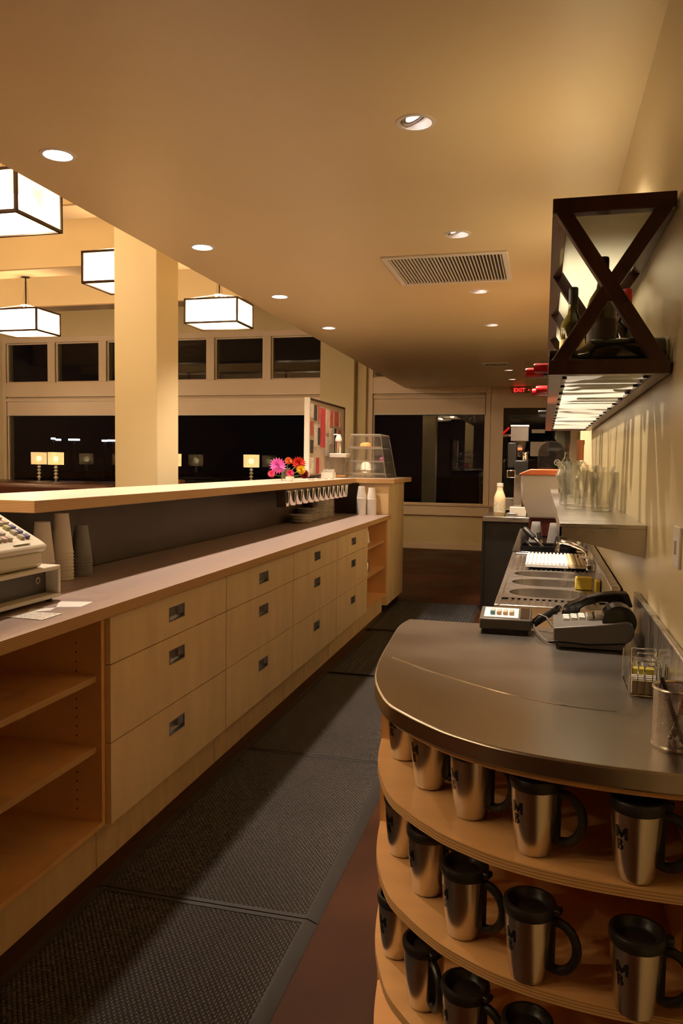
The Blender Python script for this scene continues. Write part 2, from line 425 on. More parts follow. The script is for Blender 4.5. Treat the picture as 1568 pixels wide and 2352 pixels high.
# columns and pilasters
for (x0, x1, y0, y1, nm) in ((-3.095, -2.75, 5.25, 5.60, 'square cream column rising behind the bar'), (-2.59, -2.30, -0.9, -0.6, 'square cream column behind the camera')):
    o = MB(((x0 + x1) / 2, (y0 + y1) / 2, 0)).box(x0, x1, y0, y1, 0, ZD).build('column', m_wall, bevel=0.006)
    struct(o, nm)
struct(MB((-3.39, 12.9, 0)).box(-3.69, -3.10, 12.82, 13.0, 0, ZD).build('column', m_wall, bevel=0.006), 'shallow cream pilaster between the far windows')
struct(MB((-2.97, 12.9, 0)).box(-3.045, -2.915, 12.9, 13.0, 0, ZC + .9).build('column', m_wall), 'narrow cream pilaster beside the far window')

# windows: frames, panes, shades
def window(k, a, b_, labels):
    o = thing('window_%d' % (k + 1), labels, 'window', ((a + b_) / 2, YF, ZB)); o['kind'] = 'structure'
    del o['category']
    at = o.location
    fr = MB(at); y0, y1 = YF - 0.035, YF + 0.02
    zt = ZT
    fr.box(a - 0.075, a, y0, y1, ZB, TT + 0.1); fr.box(b_, b_ + 0.075, y0, y1, ZB, TT + 0.1)
    fr.box(a, b_, y0, y1, zt, TB); fr.box(a, b_, y0, y1, TT, TT + 0.1)
    for (p, q), (r, s_) in zip(transoms[k], transoms[k][1:]): fr.box(q, r, y0, y1, TB, TT)
    fr.build('frame', m_trim, o, bevel=0.005)
    sl = MB(at); sl.box(a - 0.09, b_ + 0.09, YF - 0.07, YF + .02, ZB - 0.18, ZB - 0.02); sl.box(a - 0.11, b_ + 0.11, YF - 0.10, YF + .02, ZB - 0.02, ZB)
    sl.build('sill', m_trim, o, bevel=0.005)
    st = MB(at)
    for (x0, x1, z0, z1) in [(a, b_, ZB, zt)] + [(p, q, TB, TT) for p, q in transoms[k]]:
        w = 0.022
        for bx in ((x0, x0 + w, z0, z1), (x1 - w, x1, z0, z1), (x0 + w, x1 - w, z0, z0 + w), (x0 + w, x1 - w, z1 - w, z1)):
            st.box(bx[0], bx[1], YF + .03, YF + .075, bx[2], bx[3])
    st.build('sash', m_trim, o)
    for (x0, x1, z0, z1) in [(a, b_, ZB, zt)] + [(p, q, TB, TT) for p, q in transoms[k]]:
        MB(at).box(x0 + .02, x1 - .02, YF + 0.05, YF + 0.056, z0 + .02, z1 - .02).build('pane', m_pane, o)
    sh = thing('roller_shade', labels.replace('window', 'roller shade', 1) if False else ['pale roller shade drawn a little down, left of the column', 'pale roller shade drawn a little down, right of the column', 'pale roller shade in the window beyond the aisle'][k], 'shade', ((a + b_) / 2, YF, zt), 'roller shades')
    s2 = MB(sh.location); s2.cyl((0, 0, 0), 0.001, 0, 0.001, 4) if False else None
    s2.box(a + 0.015, b_ - 0.015, YF - 0.005, YF + 0.003, 2.245, 2.53); s2.build('fabric', m_shade, sh)
    r = MB(sh.location); r.lathe([(0, a + .012), (0.035, a + .012), (0.035, b_ - .012), (0, b_ - .012)], (0, YF + .0, 2.515), 16, axis='x'); r.build('roller', m_shade, sh)
    h = MB(sh.location); h.box(a + .015, b_ - .015, YF - 0.012, YF + 0.01, 2.225, 2.248); h.build('hem_bar', m_trimw, sh)
window(0, *WIN[0], 'wide dark night window with three transoms left of the column')
window(1, *WIN[1], 'wide dark night window with three transoms right of the column')
window(2, *WIN[2], 'dark night window at the far end of the aisle')
# glass door at the far right, transom trim and casing
o = thing('door_1', 'black framed dark glass door at the far end', 'door', (-0.12, YF, 0)); o['kind'] = 'structure'; del o['category']
fr = MB(o.location)
for bx in ((-0.65, -0.57, 0, 2.33), (0.32, 0.40, 0, 2.33), (-0.57, 0.32, 2.22, 2.33), (-0.57, 0.32, 0, 0.15)): fr.box(bx[0], bx[1], YF + .02, YF + .07, bx[2], bx[3])
fr.build('frame', m_blackg, o)
MB(o.location).box(-0.57, 0.32, YF + 0.04, YF + .046, 0.15, 2.22).build('pane', m_pane, o)
MB(o.location).tube([(-0.5, YF + .02, 0.95), (-0.5, YF - .03, 0.95), (-0.5, YF - .03, 1.25), (-0.5, YF + .02, 1.25)], 0.012).build('handle', m_chrome, o)
b = MB((-0.8, YF, 0)); b.box(-0.85, -0.65, YF - 0.03, YF, 0, 2.62); b.box(-0.65, 0.42, YF - .03, YF, 2.33, 2.62); b.box(0.40, 0.50, YF - .03, YF, 0, 2.62)
struct(b.build('trim_1', m_trim), 'pale casing round the dark glass door')
struct(MB((-1.5, YF, 0)).box(-0.93 + .19, -0.85, YF - .02, YF, 0, 2.62).box(-2.9, -0.74, YF - 0.02, YF, 0, 0.10).build('trim_2', m_trim), 'pale trim beside the far window')
# ground outside, a few distant lights at night
struct(MB((-5, 30, 0)).box(-60, 40, YF + 0.25, 90, -0.2, -0.12).build('ground', mat('asphalt', (0.02, 0.02, 0.022), 0.7, var=.3, scale=2)), 'dark ground outside the windows')
m_street = mat('street_light', (0, 0, 0), 0.5, emit=(0.85, 0.88, 1.0), estr=5.0)
m_pole = mat('pole_metal', (0.05, 0.05, 0.05), 0.5, 1.0)
for i, (x, y, z, w) in enumerate(((-24.8, 36, 2.42, .07), (-24.5, 36, 2.36, .10), (-23.9, 36.5, 2.38, .28), (-22.4, 37, 2.35, .12), (-21.9, 37, 2.36, .30))):
    st = thing('street_light', ['distant street light, leftmost in the left window', 'distant street light, second from left in the left window', 'wide distant street light in the middle of the left window', 'small distant street light near the column', 'wide distant street light right beside the column'][i], 'street light', (x, y, -0.12), 'street lights outside')
    q = MB(st.location); q.cyl((x, y, 0), 0.05, -0.12, z, 8); q.build('pole', m_pole, st)
    q = MB(st.location); q.box(x - w, x + w, y - .1, y + .1, z, z + 0.09); q.build('lamp_head', m_street, st)

# ================================================================== BAR COUNTER RUN
ZT1 = 0.933
Y0 = 1.33
def drawer_cabinet(y0, label):
    o = thing('drawer_cabinet', label, 'cabinet', (-1.7, y0 + 0.503, 0), 'birch drawer cabinets under the bar'); at = o.location
    y1 = y0 + 1.006
    c = MB(at); t = 0.018
    c.box(-1.99, -1.425, y0 + .001, y0 + t, 0.165, 0.893); c.box(-1.99, -1.425, y1 - t, y1 - .001, 0.165, 0.893)
    c.box(-1.99, -1.425, y0 + t, y1 - t, 0.165, 0.183); c.box(-1.99, -1.975, y0 + t, y1 - t, 0.183, 0.893); c.box(-1.975, -1.425, y0 + t, y1 - t, 0.875, 0.893)
    c.build('body', m_birch, o)
    MB(at).box(-1.48, -1.462, y0 + .001, y1 - .001, 0, 0.165).build('toe_kick', m_birch, o)
    for (z0, z1, hz) in ((0.167, 0.449, 0.355), (0.453, 0.721, 0.641), (0.725, 0.886, 0.813)):
        d = MB(at); yc = y0 + 0.503; ya, yb = y0 + .003, y1 - .003
        # front with a real recess for the pull
        hy, hh = 0.068, 0.028
        for bx in ((ya, yb, z0, hz - hh), (ya, yb, hz + hh, z1), (ya, yc - hy, hz - hh, hz + hh), (yc + hy, yb, hz - hh, hz + hh)):
            d.box(-1.424, -1.405, bx[0], bx[1], bx[2], bx[3])
        dr = d.build('drawer', [m_birchv, m_birchred], o)
        h = MB(at)
        h.box(-1.421, -1.4195, yc - hy, yc + hy, hz - hh, hz + hh)
        for bx in ((yc - hy, yc + hy, hz + hh - .005, hz + hh), (yc - hy, yc + hy, hz - hh, hz - hh + .005), (yc - hy, yc - hy + .005, hz - hh + .005, hz + hh - .005), (yc + hy - .005, yc + hy, hz - hh + .005, hz + hh - .005)):
            h.box(-1.4195, -1.4035, *bx)
        h.box(-1.4195, -1.4065, yc + hy - .055, yc + hy - .006, hz - .01, hz + hh - .006)
        h.build('handle', m_pull, dr)
    return o
for i, lb in enumerate(('birch drawer cabinet nearest the open shelves by the camera', 'birch drawer cabinet, second from the camera', 'birch drawer cabinet, third from the camera', 'birch drawer cabinet, farthest, beside the far open shelves')):
    drawer_cabinet(2.345 + i * 1.008, lb)
def open_cabinet(y0, y1, shelves, label, holes_):
    o = thing('open_cabinet', label, 'cabinet', (-1.7, (y0 + y1) / 2, 0)); at = o.location; t = 0.02
    c = MB(at)
    c.box(-1.99, -1.425, y0, y0 + t, 0.165, 0.893); c.box(-1.99, -1.425, y1 - t, y1, 0.165, 0.893)
    c.box(-1.99, -1.975, y0 + t, y1 - t, 0.165, 0.893); c.box(-1.975, -1.425, y0 + t, y1 - t, 0.165, 0.183); c.box(-1.975, -1.425, y0 + t, y1 - t, 0.880, 0.893)
    c.build('body', m_birchsh, o)
    for z in shelves:
        s_ = MB(at); s_.box(-1.974, -1.445, y0 + t + .001, y1 - t - .001, z - 0.022, z); s_.build('shelf', [m_birchsh, m_edge], o, side=True)
    MB(at).box(-1.48, -1.462, y0, y1, 0, 0.165).build('toe_kick', m_birch, o)
    if holes_:
        for x in (-1.52, -1.9):
            h = MB(at)
            for k in range(19):
                h.lathe([(0, y1 - t - .0012), (0.0028, y1 - t - .0012), (0.0028, y1 - t)], (x, 0, 0.22 + k * 0.032), 8, axis='y')
            h.build('peg_holes', m_black, o)
    return o
open_cabinet(1.33, 2.343, (0.69, 0.446), 'open birch shelf cabinet nearest the camera under the cash register', True)
open_cabinet(6.379, 7.298, (0.69, 0.44), 'small open birch shelf cabinet at the far end of the bar', False)
wt = MB((-1.7, 4.3, 0.893)); wt.box(-1.975, -1.385, 1.0, 7.298, 0.893, ZT1)
tag(wt.build('worktop', [m_lam, m_edge], side=True, bevel=0.002), 'long brown laminate worktop with plywood edge above the drawers', 'worktop')
# bar back panel, end panel, bar top, pedestal
br_ = thing('bar_counter', 'raised bar with pale top and dark brown back panel above the worktop', 'bar', (-1.9, 4.8, 0))
MB(br_.location).box(-2.03, -1.992, 2.46, 7.3, 0, 1.228).build('back_panel', m_dark, br_)
pd = thing('bar_end_pedestal', 'pale birch box pedestal at the far end of the bar', 'pedestal', (-1.7, 7.7, 0))
q = MB(pd.location); q.box(-2.03, -1.415, 7.30, 8.15, 0.06, 1.228); q.build('body', m_birchv, pd)
q = MB(pd.location); q.box(-2.0, -1.45, 7.33, 8.12, 0, 0.06); q.build('plinth', m_black, pd)
q = MB(pd.location); q.box(-1.975, -1.70, 7.287, 7.30, ZT1 + .001, 1.228); q.build('dark_end_panel', m_dark, pd)
bt = MB(br_.location); bt.prism([(-2.2, 2.385), (-1.72, 2.385), (-1.72, 7.2), (-1.345, 7.2), (-1.345, 8.2), (-2.2, 8.2)], 1.228, 1.272)
bt.build('top', [m_lambar, m_edge], br_, side=True, bevel=0.002)

# ================================================================== RIGHT SIDE: CURVED COUNTER
ZR = 0.92
OUT = [(-0.405, 2.475), (-0.418, 2.36), (-0.409, 2.168), (-0.395, 1.955), (-0.378, 1.815), (-0.355, 1.715), (-0.307, 1.592), (-0.251, 1.52), (-0.204, 1.473), (-0.16, 1.437), (-0.083, 1.394), (-0.013, 1.370), (0.054, 1.356), (0.119, 1.348), (0.182, 1.345), (0.234, 1.345), (0.284, 1.346)]
def smooth_curve(pts, sub=5):
    out = []
    for i in range(len(pts) - 1):
        p0 = pts[max(i - 1, 0)]; p1 = pts[i]; p2 = pts[i + 1]; p3 = pts[min(i + 2, len(pts) - 1)]
        for k in range(sub):
            t = k / sub
            out.append(tuple(0.5 * ((2 * p1[j]) + (-p0[j] + p2[j]) * t + (2 * p0[j] - 5 * p1[j] + 4 * p2[j] - p3[j]) * t * t + (-p0[j] + 3 * p1[j] - 3 * p2[j] + p3[j]) * t ** 3) for j in (0, 1)))
    out.append(pts[-1]); return out
CUR = smooth_curve(OUT)
ct = thing('steel_countertop', 'curved brushed steel countertop in the right foreground', 'countertop', (0, 1.95, ZR - 0.05))
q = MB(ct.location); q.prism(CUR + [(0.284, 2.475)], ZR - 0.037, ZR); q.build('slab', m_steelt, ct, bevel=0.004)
q = MB(ct.location); q.prism([(x * 0.98 + 0.004, y + .01) for x, y in CUR] + [(0.28, 2.47)], ZR - 0.047, ZR - 0.037); q.build('core', m_birchred, ct)
q = MB(ct.location); q.box(0.272, 0.287, 1.345, 2.475, ZR, 1.045); q.build('backsplash', m_steel, ct, bevel=0.003)
seam = smooth_curve([(-0.364, 1.965), (-0.25, 1.86), (-0.148, 1.78), (-0.05, 1.715), (0.06, 1.669), (0.158, 1.66)])
q = MB(ct.location); q.tube([(x, y, ZR - 0.0010) for x, y in seam], 0.0024, 8); q.build('seam_reflection', m_chrome, ct)  # counter seam, its curved reflection built in as a bright chrome line
cc = thing('curved_shelf_cabinet', 'birch cabinet with half-round open shelves holding steel mugs', 'cabinet', (0, 1.9, 0))
SHELF = [(x * 0.985 + .004, y + 0.012) for x, y in CUR if y < 1.93]
for z in (0.715, 0.497, 0.279, 0.07):
    q = MB(cc.location); q.prism(SHELF + [(0.284, 1.94), (SHELF[0][0] + .004, 1.94)], z - 0.02, z); q.build('shelf', [m_birchsh, m_edge], cc, side=True)
q = MB(cc.location); q.box(-0.385, 0.284, 1.94, 1.958, 0.05, ZR - .047); q.build('back_panel', m_birchsh, cc)
q = MB(cc.location); q.box(0.266, 0.284, 1.40, 1.94, 0.735, ZR - .047).box(0.266, 0.284, 1.40, 1.94, 0.515, 0.697).box(0.266, 0.284, 1.40, 1.94, 0.297, .477); q.build('side_panel', m_birchsh, cc)
q = MB(cc.location); q.box(-0.385, 0.284, 1.958, 2.455, 0.10, ZR - .047); q.build('base_box', m_birchv, cc)
q = MB(cc.location); q.box(-0.33, 0.284, 1.5, 2.42, 0, 0.05); q.build('plinth', m_black, cc)

# travel mug
def make_mug():
    o = thing('travel_mug', 'x', 'mug')
    prof = [(0, 0.0), (0.028, 0), (0.0315, 0.003), (0.033, 0.010), (0.0365, 0.035), (0.040, 0.065), (0.0425, 0.095), (0.0438, 0.125), (0.041, 0.125), (0, .120)]
    MB().lathe(prof, n=40).build('body', m_steelv, o)
    lid = [(0, 0.128), (0.030, 0.128), (0.034, 0.131), (0.037, 0.140), (0.0395, 0.1435), (0.0455, 0.1430), (0.0475, 0.139), (0.0470, 0.130), (0.0445, 0.122), (0.0440, 0.122)]
    l = MB().lathe([(r, z) for r, z in lid][::-1], n=40)
    l.build('lid', m_lid, o)
    t = MB(); t.box(0.040, 0.058, -0.010, 0.010, 0.130, 0.1415)
    t.build('thumb_tab', m_lid, o, bevel=0.003)
    pts = []
    for k in range(15):
        a = math.radians(112 - k * 16.0)
        pts.append((0.050 + 0.036 * math.cos(a), 0, 0.072 + 0.044 * math.sin(a)))
    pts = [(0.041, 0, 0.113)] + pts[1:] + [(0.037, 0, 0.036)]
    h = MB(); n = len(pts)
    h.tube(pts, [0.0085] * n, 10)
    h.box(0.036, 0.046, -0.0085, 0.0085, 0.034, 0.122)
    h.build('handle', m_lid, o)
    # M over B emblem wrapped on the body
    lg = MB()
    def wrap(quads, z0):
        for qd in quads:
            v = []
            for (u, w) in qd:
                zz = z0 + w; r = 0.0
                for (ra, za), (rb, zb) in zip(prof, prof[1:]):
                    if za <= zz <= zb and ra > .03: r = ra + (rb - ra) * (zz - za) / (zb - za + 1e-9)
                r += 0.0006; an = u / 0.041
                v.append((r * math.cos(an), r * math.sin(an), zz))
            lg.add(v, [list(range(len(v)))])
    W, Hh = 0.023, 0.021
    M = [[(0, 0), (.0052, 0), (.0052, Hh), (0, Hh)], [(W - .0052, 0), (W, 0), (W, Hh), (W - .0052, Hh)],
         [(.0052, Hh), (.0052, Hh * .42), (W / 2, 0.001), (W / 2, Hh * .45)], [(W / 2, Hh * .45), (W / 2, 0.001), (W - .0052, Hh * .42), (W - .0052, Hh)]]
    wrap([[(u - W / 2, w) for u, w in qd] for qd in M], 0.079)
    B = [[(0.0025, -.0205), (.0068, -.0205), (.0068, -.001), (0.0025, -.001)]]
    for zc, rr in ((-.0055, .0045), (-.0150, .0055)):
        arc = [(0.0082 + rr * 1.25 * math.sin(math.radians(a)), zc + rr * math.cos(math.radians(a))) for a in range(0, 181, 30)]
        inn = [(0.0082 + (rr - .0030) * math.sin(math.radians(a)), zc + (rr - .0016) * math.cos(math.radians(a))) for a in range(0, 181, 30)]
        B += [[arc[i], arc[i + 1], inn[i + 1], inn[i]] for i in range(len(arc) - 1)]
    wrap([[(u - W / 2, w) for u, w in qd] for qd in B], 0.0785)
    e = lg.build('emblem', m_blackg, o, recalc=False); e.rotation_euler = (0, 0, math.radians(-122))
    e['label'] = 'black M over B emblem'
    return o
mug0 = make_mug(); used = False
MUGS = []
ORD = ('leftmost', 'second from left', 'third from left', 'fourth from left', 'rightmost')
for row, z, spots in (('top', 0.715, [(-0.303, 1.826, -8), (-0.222, 1.676, -16), (-0.122, 1.556, -20), (0.002, 1.441, -14), (0.172, 1.392, -10)]),
                      ('middle', 0.497, [(-0.298, 1.79, -10), (-0.218, 1.64, -22), (-0.128, 1.507, -26), (-0.002, 1.408, -16), (0.176, 1.363, -8)]),
                      ('bottom', 0.279, [(-0.300, 1.742, -12), (-0.214, 1.588, -60), (-0.118, 1.47, -30), (0.0, 1.40, -20)])):
    for i, (x, y, a) in enumerate(spots):
        m_ = mug0 if not used else copy_tree(mug0); used = True
        od = ORD[i] if not (row == 'bottom' and i == 3) else 'rightmost'
        place(m_, (x, y, z), math.radians(a), 'brushed steel travel mug with black lid on the %s curved shelf, %s' % (row, od if row == 'top' or i else 'leftmost'), 'steel travel mugs on the curved shelves')

# card terminal with handset
ph = thing('card_terminal', 'grey card terminal with black telephone handset on the steel counter', 'terminal', (0.15, 2.3, ZR))
def XZ(px, py, y=2.2):   # side profile traced at its own distance, real size
    k = (0.967 * y) / 1800.0
    return ((px - 1248.0) * k / 1.033, EYE - (py - 1071.0) * k)
body = [XZ(*p) for p in ((1283, 1478), (1282, 1447), (1374, 1436), (1449, 1424), (1459, 1428), (1465, 1440), (1464, 1455), (1458, 1467), (1447, 1474), (1363, 1482))]
q = MB(ph.location); q.prism(body, 2.20, 2.40, axis='y'); q.build('body', m_grey, ph, bevel=0.003, recalc=True)
base = [(x, max(z, ZR + .004)) for x, z in [XZ(*p) for p in ((1289, 1481), (1296, 1496), (1441, 1498), (1446, 1476), (1363, 1484))]]
q = MB(ph.location); q.prism(base, 2.205, 2.395, axis='y'); q.build('base', m_greyd, ph, recalc=True)
for (x, y) in ((0.075, 2.22), (0.215, 2.22), (0.075, 2.38), (0.215, 2.38)):
    MB(ph.location).cyl((x, y, 0), 0.008, ZR, ZR + .006, 10).build('foot', m_black, ph)
cx, cz = XZ(1432, 1428)
q = MB(ph.location)
q.prism([(cx + 0.044 * math.cos(math.radians(a)), cz + 0.044 * math.sin(math.radians(a))) for a in range(-40, 201, 12)], 2.215, 2.29, axis='y'); q.build('paper_cover', m_blackg, ph, recalc=True)
# keypad rows on the sloping top
def top_z(x):
    a = XZ(1282, 1447); b2 = XZ(1449, 1424); return a[1] + (x - a[0]) / (b2[0] - a[0]) * (b2[1] - a[1])
for r in range(4):
    for c in range(3):
        x = 0.075 + r * 0.021; y = 2.30 + c * 0.024
        k_ = MB(ph.location); k_.box(x - .008, x + .008, y - .009, y + .009, top_z(x) - .004, top_z(x) + .006); k_.build('key', m_white, ph)
q = MB(ph.location); q.box(0.155, 0.20, 2.295, 2.36, top_z(.16) - .01, top_z(.2) + .004); q.build('display', m_trimw, ph)
hs = thing('handset', 'black telephone handset lying on the card terminal', 'handset', (0.15, 2.43, ZR + 0.05))
HX = [XZ(*p, y=2.43) for p in ((1299, 1424), (1300, 1404), (1306, 1395), (1320, 1385), (1350, 1371), (1385, 1361), (1415, 1356), (1446, 1356), (1457, 1386), (1410, 1391), (1403, 1377), (1385, 1377), (1352, 1388), (1340, 1396), (1338, 1416))]
q = MB(hs.location); q.prism(HX, 2.40, 2.455, axis='y'); q.build('shell', m_blackg, hs, bevel=0.004, recalc=True)
q = MB(hs.location); q.box(0.055, 0.245, 2.40, 2.458, ZR + .004, ZR + 0.052); q.build('cradle', m_grey, hs)
pts = []
for k in range(150):
    t = k / 149.0; a = k * 0.75
    pts.append((0.055 - 0.075 * t + 0.008 * math.cos(a), 2.40 + .03 * t + 0.008 * math.sin(a) * .7, ZR + 0.075 - 0.062 * t + 0.008 * math.sin(a)))
q = MB(hs.location); q.tube(pts, 0.0024, 5); q.build('coiled_cord', m_black, hs)
pp = thing('pin_pad', 'small grey key pad with white face beside the card terminal', 'key pad', (-0.10, 2.39, ZR))
q = MB(pp.location)
q.prism([(2.335, ZR + .012), (2.445, ZR + .012), (2.445, ZR + .062), (2.335, ZR + .044)], -0.172, -0.022, axis='x'); q.build('case', m_greyd, pp, bevel=0.004, recalc=True)
q = MB(pp.location); q.box(-0.165, -0.03, 2.345, 2.435, ZR, ZR + .012); q.build('foot_plate', m_black, pp)
def pz(y): return ZR + .044 + (y - 2.335) / .11 * .018
q = MB(pp.location); q.add([(-0.16, 2.35, pz(2.35) + .001), (-0.060, 2.35, pz(2.35) + .001), (-0.060, 2.432, pz(2.432) + .001), (-0.16, 2.432, pz(2.432) + .001)], [(0, 1, 2, 3)]); q.build('face_plate', m_paper, pp)
q = MB(pp.location); q.add([(-0.054, 2.345, pz(2.345) + .001), (-0.028, 2.345, pz(2.345) + .001), (-0.028, 2.438, pz(2.438) + .001), (-0.054, 2.438, pz(2.438) + .001)], [(0, 1, 2, 3)]); q.build('display', m_blackg, pp)
for i in range(4):
    x = -0.136 + i * 0.0185; y = 2.392
    k_ = MB(pp.location).box(x - .0065, x + .0065, y - .022, y + .022, pz(y) - .004, pz(y) + .008).build('key', mat('key_tan', (.66, .47, .34), .5), pp, bevel=.002)
    if i == 0: MB(pp.location).box(x - .0066, x + .0066, y - .0225, y - .014, pz(y) - .004, pz(y) + .0083).build('key_cap', mat('key_teal', (.1, .35, .42), .5), k_)
cb = []
for k in range(40):
    t = k / 39.0
    cb.append((-0.022 + 0.085 * t, 2.39 - 0.16 * math.sin(t * PI) * (0.5 + .5 * t) - .05 * t, ZR + 0.022 * (1 - t) ** 2 + .004 + 0.02 * max(0, t - .8)))
tag(MB((0, 2.35, ZR)).tube(cb, 0.0035, 6).build('cable', m_grey), 'grey cable looping on the steel counter from key pad to terminal', 'cable')
tag(MB((0.02, 2.41, ZR)).tube([(-0.018, 2.42, ZR + .03), (0.0, 2.415, ZR + .05), (0.02, 2.405, ZR + .045), (0.04, 2.385, ZR + .02), (0.053, 2.375, ZR + .016)], 0.003, 6).build('cable', m_grey), 'short grey cable arching behind the key pad', 'cable')

# wire holder with packets
wh = thing('wire_holder', 'chrome wire holder with sugar packets by the wall', 'holder', (0.225, 1.85, ZR))
def arch(x0, x1, y, zt, m):
    r = .006
    m.tube([(x0, y, ZR + .004), (x0, y, zt - r), (x0 + r * .3, y, zt - r * .3), (x0 + r, y, zt), (x1 - r, y, zt), (x1 - r * .3, y, zt - r * .3), (x1, y, zt - r), (x1, y, ZR + .004)], 0.0016, 6)
for (x0, x1, y, zt) in ((0.226, 0.251, 1.80, 0.985), (0.217, 0.262, 1.83, 0.988), (0.208, 0.2685, 1.86, 0.990), (0.232, 0.254, 1.885, 0.985), (0.222, 0.263, 1.912, 0.988), (0.212, 0.2685, 1.94, 0.992)):
    q = MB(wh.location); arch(x0, x1, y, zt, q); q.build('wire_arch', m_chrome, wh)
q = MB(wh.location)
for y in (1.785, 1.945): q.tube([(0.196, y, ZR + .002), (0.270, y, ZR + .002)], 0.0013, 6)
for x in (0.196, 0.270): q.tube([(x, 1.785, ZR + .002), (x, 1.945, ZR + .002)], 0.0013, 6)
for (x, y) in ((0.196, 1.785), (0.196, 1.945), (0.270, 1.945), (.270, 1.785), (.196, 1.81), (.270, 1.81)): q.tube([(x, y, ZR + .002), (x, y, ZR + .070)], 0.0013, 6)
for x in (0.211, 0.226, 0.241, .256): q.tube([(x, 1.785, ZR + .002), (x, 1.785, ZR + .05)], 0.0012, 6)
q.build('wire_base', m_chrome, wh)
for i in range(6):
    y = 1.792 + i * 0.0055
    tag(MB((0.227, y, ZR + .004)).box(0.200, 0.253, y, y + .004, ZR + .004, ZR + .033 + .003 * (i % 3)).build('sugar_packet', m_paper if i % 3 else mat('packet_tan', (.62, .48, .30), .7)), 'pale sugar packet in the wire holder, %s from the front' % ORDW[i], 'packet', 'sugar packets in the wire holder')
for i in range(5):
    y = 1.858 + i * .005
    tag(MB((0.23, y, ZR + .004)).box(0.210, 0.254, y, y + .0035, ZR + .004, ZR + .043).build('sugar_packet', mat('packet_yellow', (.62, .50, .05), .7)), 'yellow sweetener packet in the wire holder, %s from the front' % ORDW[i], 'packet', 'yellow packets in the wire holder')

# mesh pencil cup
mm, nt, N, L, bs = _nodes('wire_mesh')
bs.inputs['Base Color'].default_value = (0.55, 0.50, 0.45, 1); bs.inputs['Metallic'].default_value = 1; bs.inputs['Roughness'].default_value = .35
tc = N.new('ShaderNodeTexCoord'); sp = N.new('ShaderNodeSeparateXYZ'); L.new(tc.outputs['Object'], sp.inputs[0])
def _m(op, a, c=None):
    n = N.new('ShaderNodeMath'); n.operation = op
    for i, v in enumerate((a, c)):
        if v is None: continue
        if isinstance(v, (int, float)): n.inputs[i].default_value = v
        else: L.new(v, n.inputs[i])
    return n.outputs[0]
an = _m('MULTIPLY', _m('ARCTAN2', sp.outputs['Y'], sp.outputs['X']), 33.0); zz = _m('MULTIPLY', sp.outputs['Z'], 900.0)
hh_ = _m('MULTIPLY', _m('SINE', _m('ADD', an, zz)), _m('SINE', _m('SUBTRACT', an, zz)))
op_ = _m('LESS_THAN', _m('ABSOLUTE', hh_), 0.42)
tr = N.new('ShaderNodeBsdfTransparent'); mx = N.new('ShaderNodeMixShader'); L.new(op_, mx.inputs[0]); L.new(tr.outputs[0], mx.inputs[1]); L.new(bs.outputs[0], mx.inputs[2]); L.new(mx.outputs[0], N['Material Output'].inputs[0])
pc = thing('pencil_cup', 'silver wire mesh pencil cup at the right edge of the counter', 'pencil cup', (0.243, 1.485, ZR))
MB().lathe([(0.040, 0.006), (0.040, 0.106)], n=48).build('mesh_wall', mm, pc)
MB().lathe([(0.0405, 0.106 + .0025 * math.sin(a)) if False else (0.0405 + .0028 * math.cos(a), 0.106 + .0028 * math.sin(a)) for a in [i * PI / 4 for i in range(8)]], n=48, closed=True).build('rim', m_steelv, pc)
MB().lathe([(0, 0.001), (0.041, 0.0), (0.0425, 0.003), (0.041, 0.007), (0, 0.007)], n=48).build('bottom', m_steelv, pc)
for i, (x0, y0, x1, y1, h, mt, lb) in enumerate(((0.01, -.015, -0.026, .01, .12, m_black, 'black pen leaning in the mesh cup'), (-.012, 0.0, 0.026, -.012, .115, m_chrome, 'silver pen leaning in the mesh cup'), (.0, .016, .024, .02, .13, mat('pink_pen', (.75, .06, .25), .4), 'pink pen in the mesh cup'))):
    p0 = Vector((0.243 + x0, 1.485 + y0, ZR + .009)); p1 = Vector((0.243 + x1, 1.485 + y1, ZR + h))
    tag(MB(p0).tube([p0, p0.lerp(p1, .06), p1], [0.001, .004, .004], 8).build('pen', mt), lb, 'pen')
sw = thing('switch_plate', 'pale wall switch plate at the right edge', 'switch', (XW, 1.83, 1.24))
MB(sw.location).box(XW - .006, XW, 1.79, 1.87, 1.20, 1.29).build('plate', m_white, sw, bevel=0.002)
MB(sw.location).box(XW - .011, XW - .006, 1.822, 1.838, 1.23, 1.26).build('toggle', m_white, sw)

# ================================================================== SINK
ZS = 0.90
sk = thing('bar_sink', 'three basin stainless bar sink along the right wall', 'sink', (0.06, 3.85, 0))
q = MB(sk.location)
XA, XB = -0.165, 0.245
def stadium(x0, x1, y0, y1, n=8):
    r = (y1 - y0) / 2; cyy = (y0 + y1) / 2; p = []
    for k in range(n + 1):
        a = math.radians(-90 + 180 * k / n); p.append((x1 - r + r * math.cos(a), cyy + r * math.sin(a)))
    for k in range(n + 1):
        a = math.radians(90 + 180 * k / n); p.append((x0 + r + r * math.cos(a), cyy + r * math.sin(a)))
    return p
ZK = ZS - 0.008
cells = [(3.16, 3.465, 3.20, 3.43), (3.465, 3.755, 3.50, 3.72), (3.755, 4.03, 3.79, 3.99)]
basins = []
for (ya, yb, h0, h1) in cells:
    loop = q.holed(XA + .02, XB, ya, yb, ZK, stadium(-0.125, 0.19, h0, h1)); basins.append((loop, (h0 + h1) / 2))
q.box(XA + .02, XB, 2.97, 3.16, ZK - .012, ZK - .006); q.box(XA + .02, XB, 4.03, 4.73, ZK - .012, ZK - .006)
q.build('deck', m_steel, sk)
q = MB(sk.location)
q.box(XA, XA + .02, 2.95, 4.75, ZS - .05, ZS); q.box(XA + .02, XB, 2.95, 2.97, ZS - .05, ZS); q.box(XA + .02, XB, 4.73, 4.75, ZS - .05, ZS)
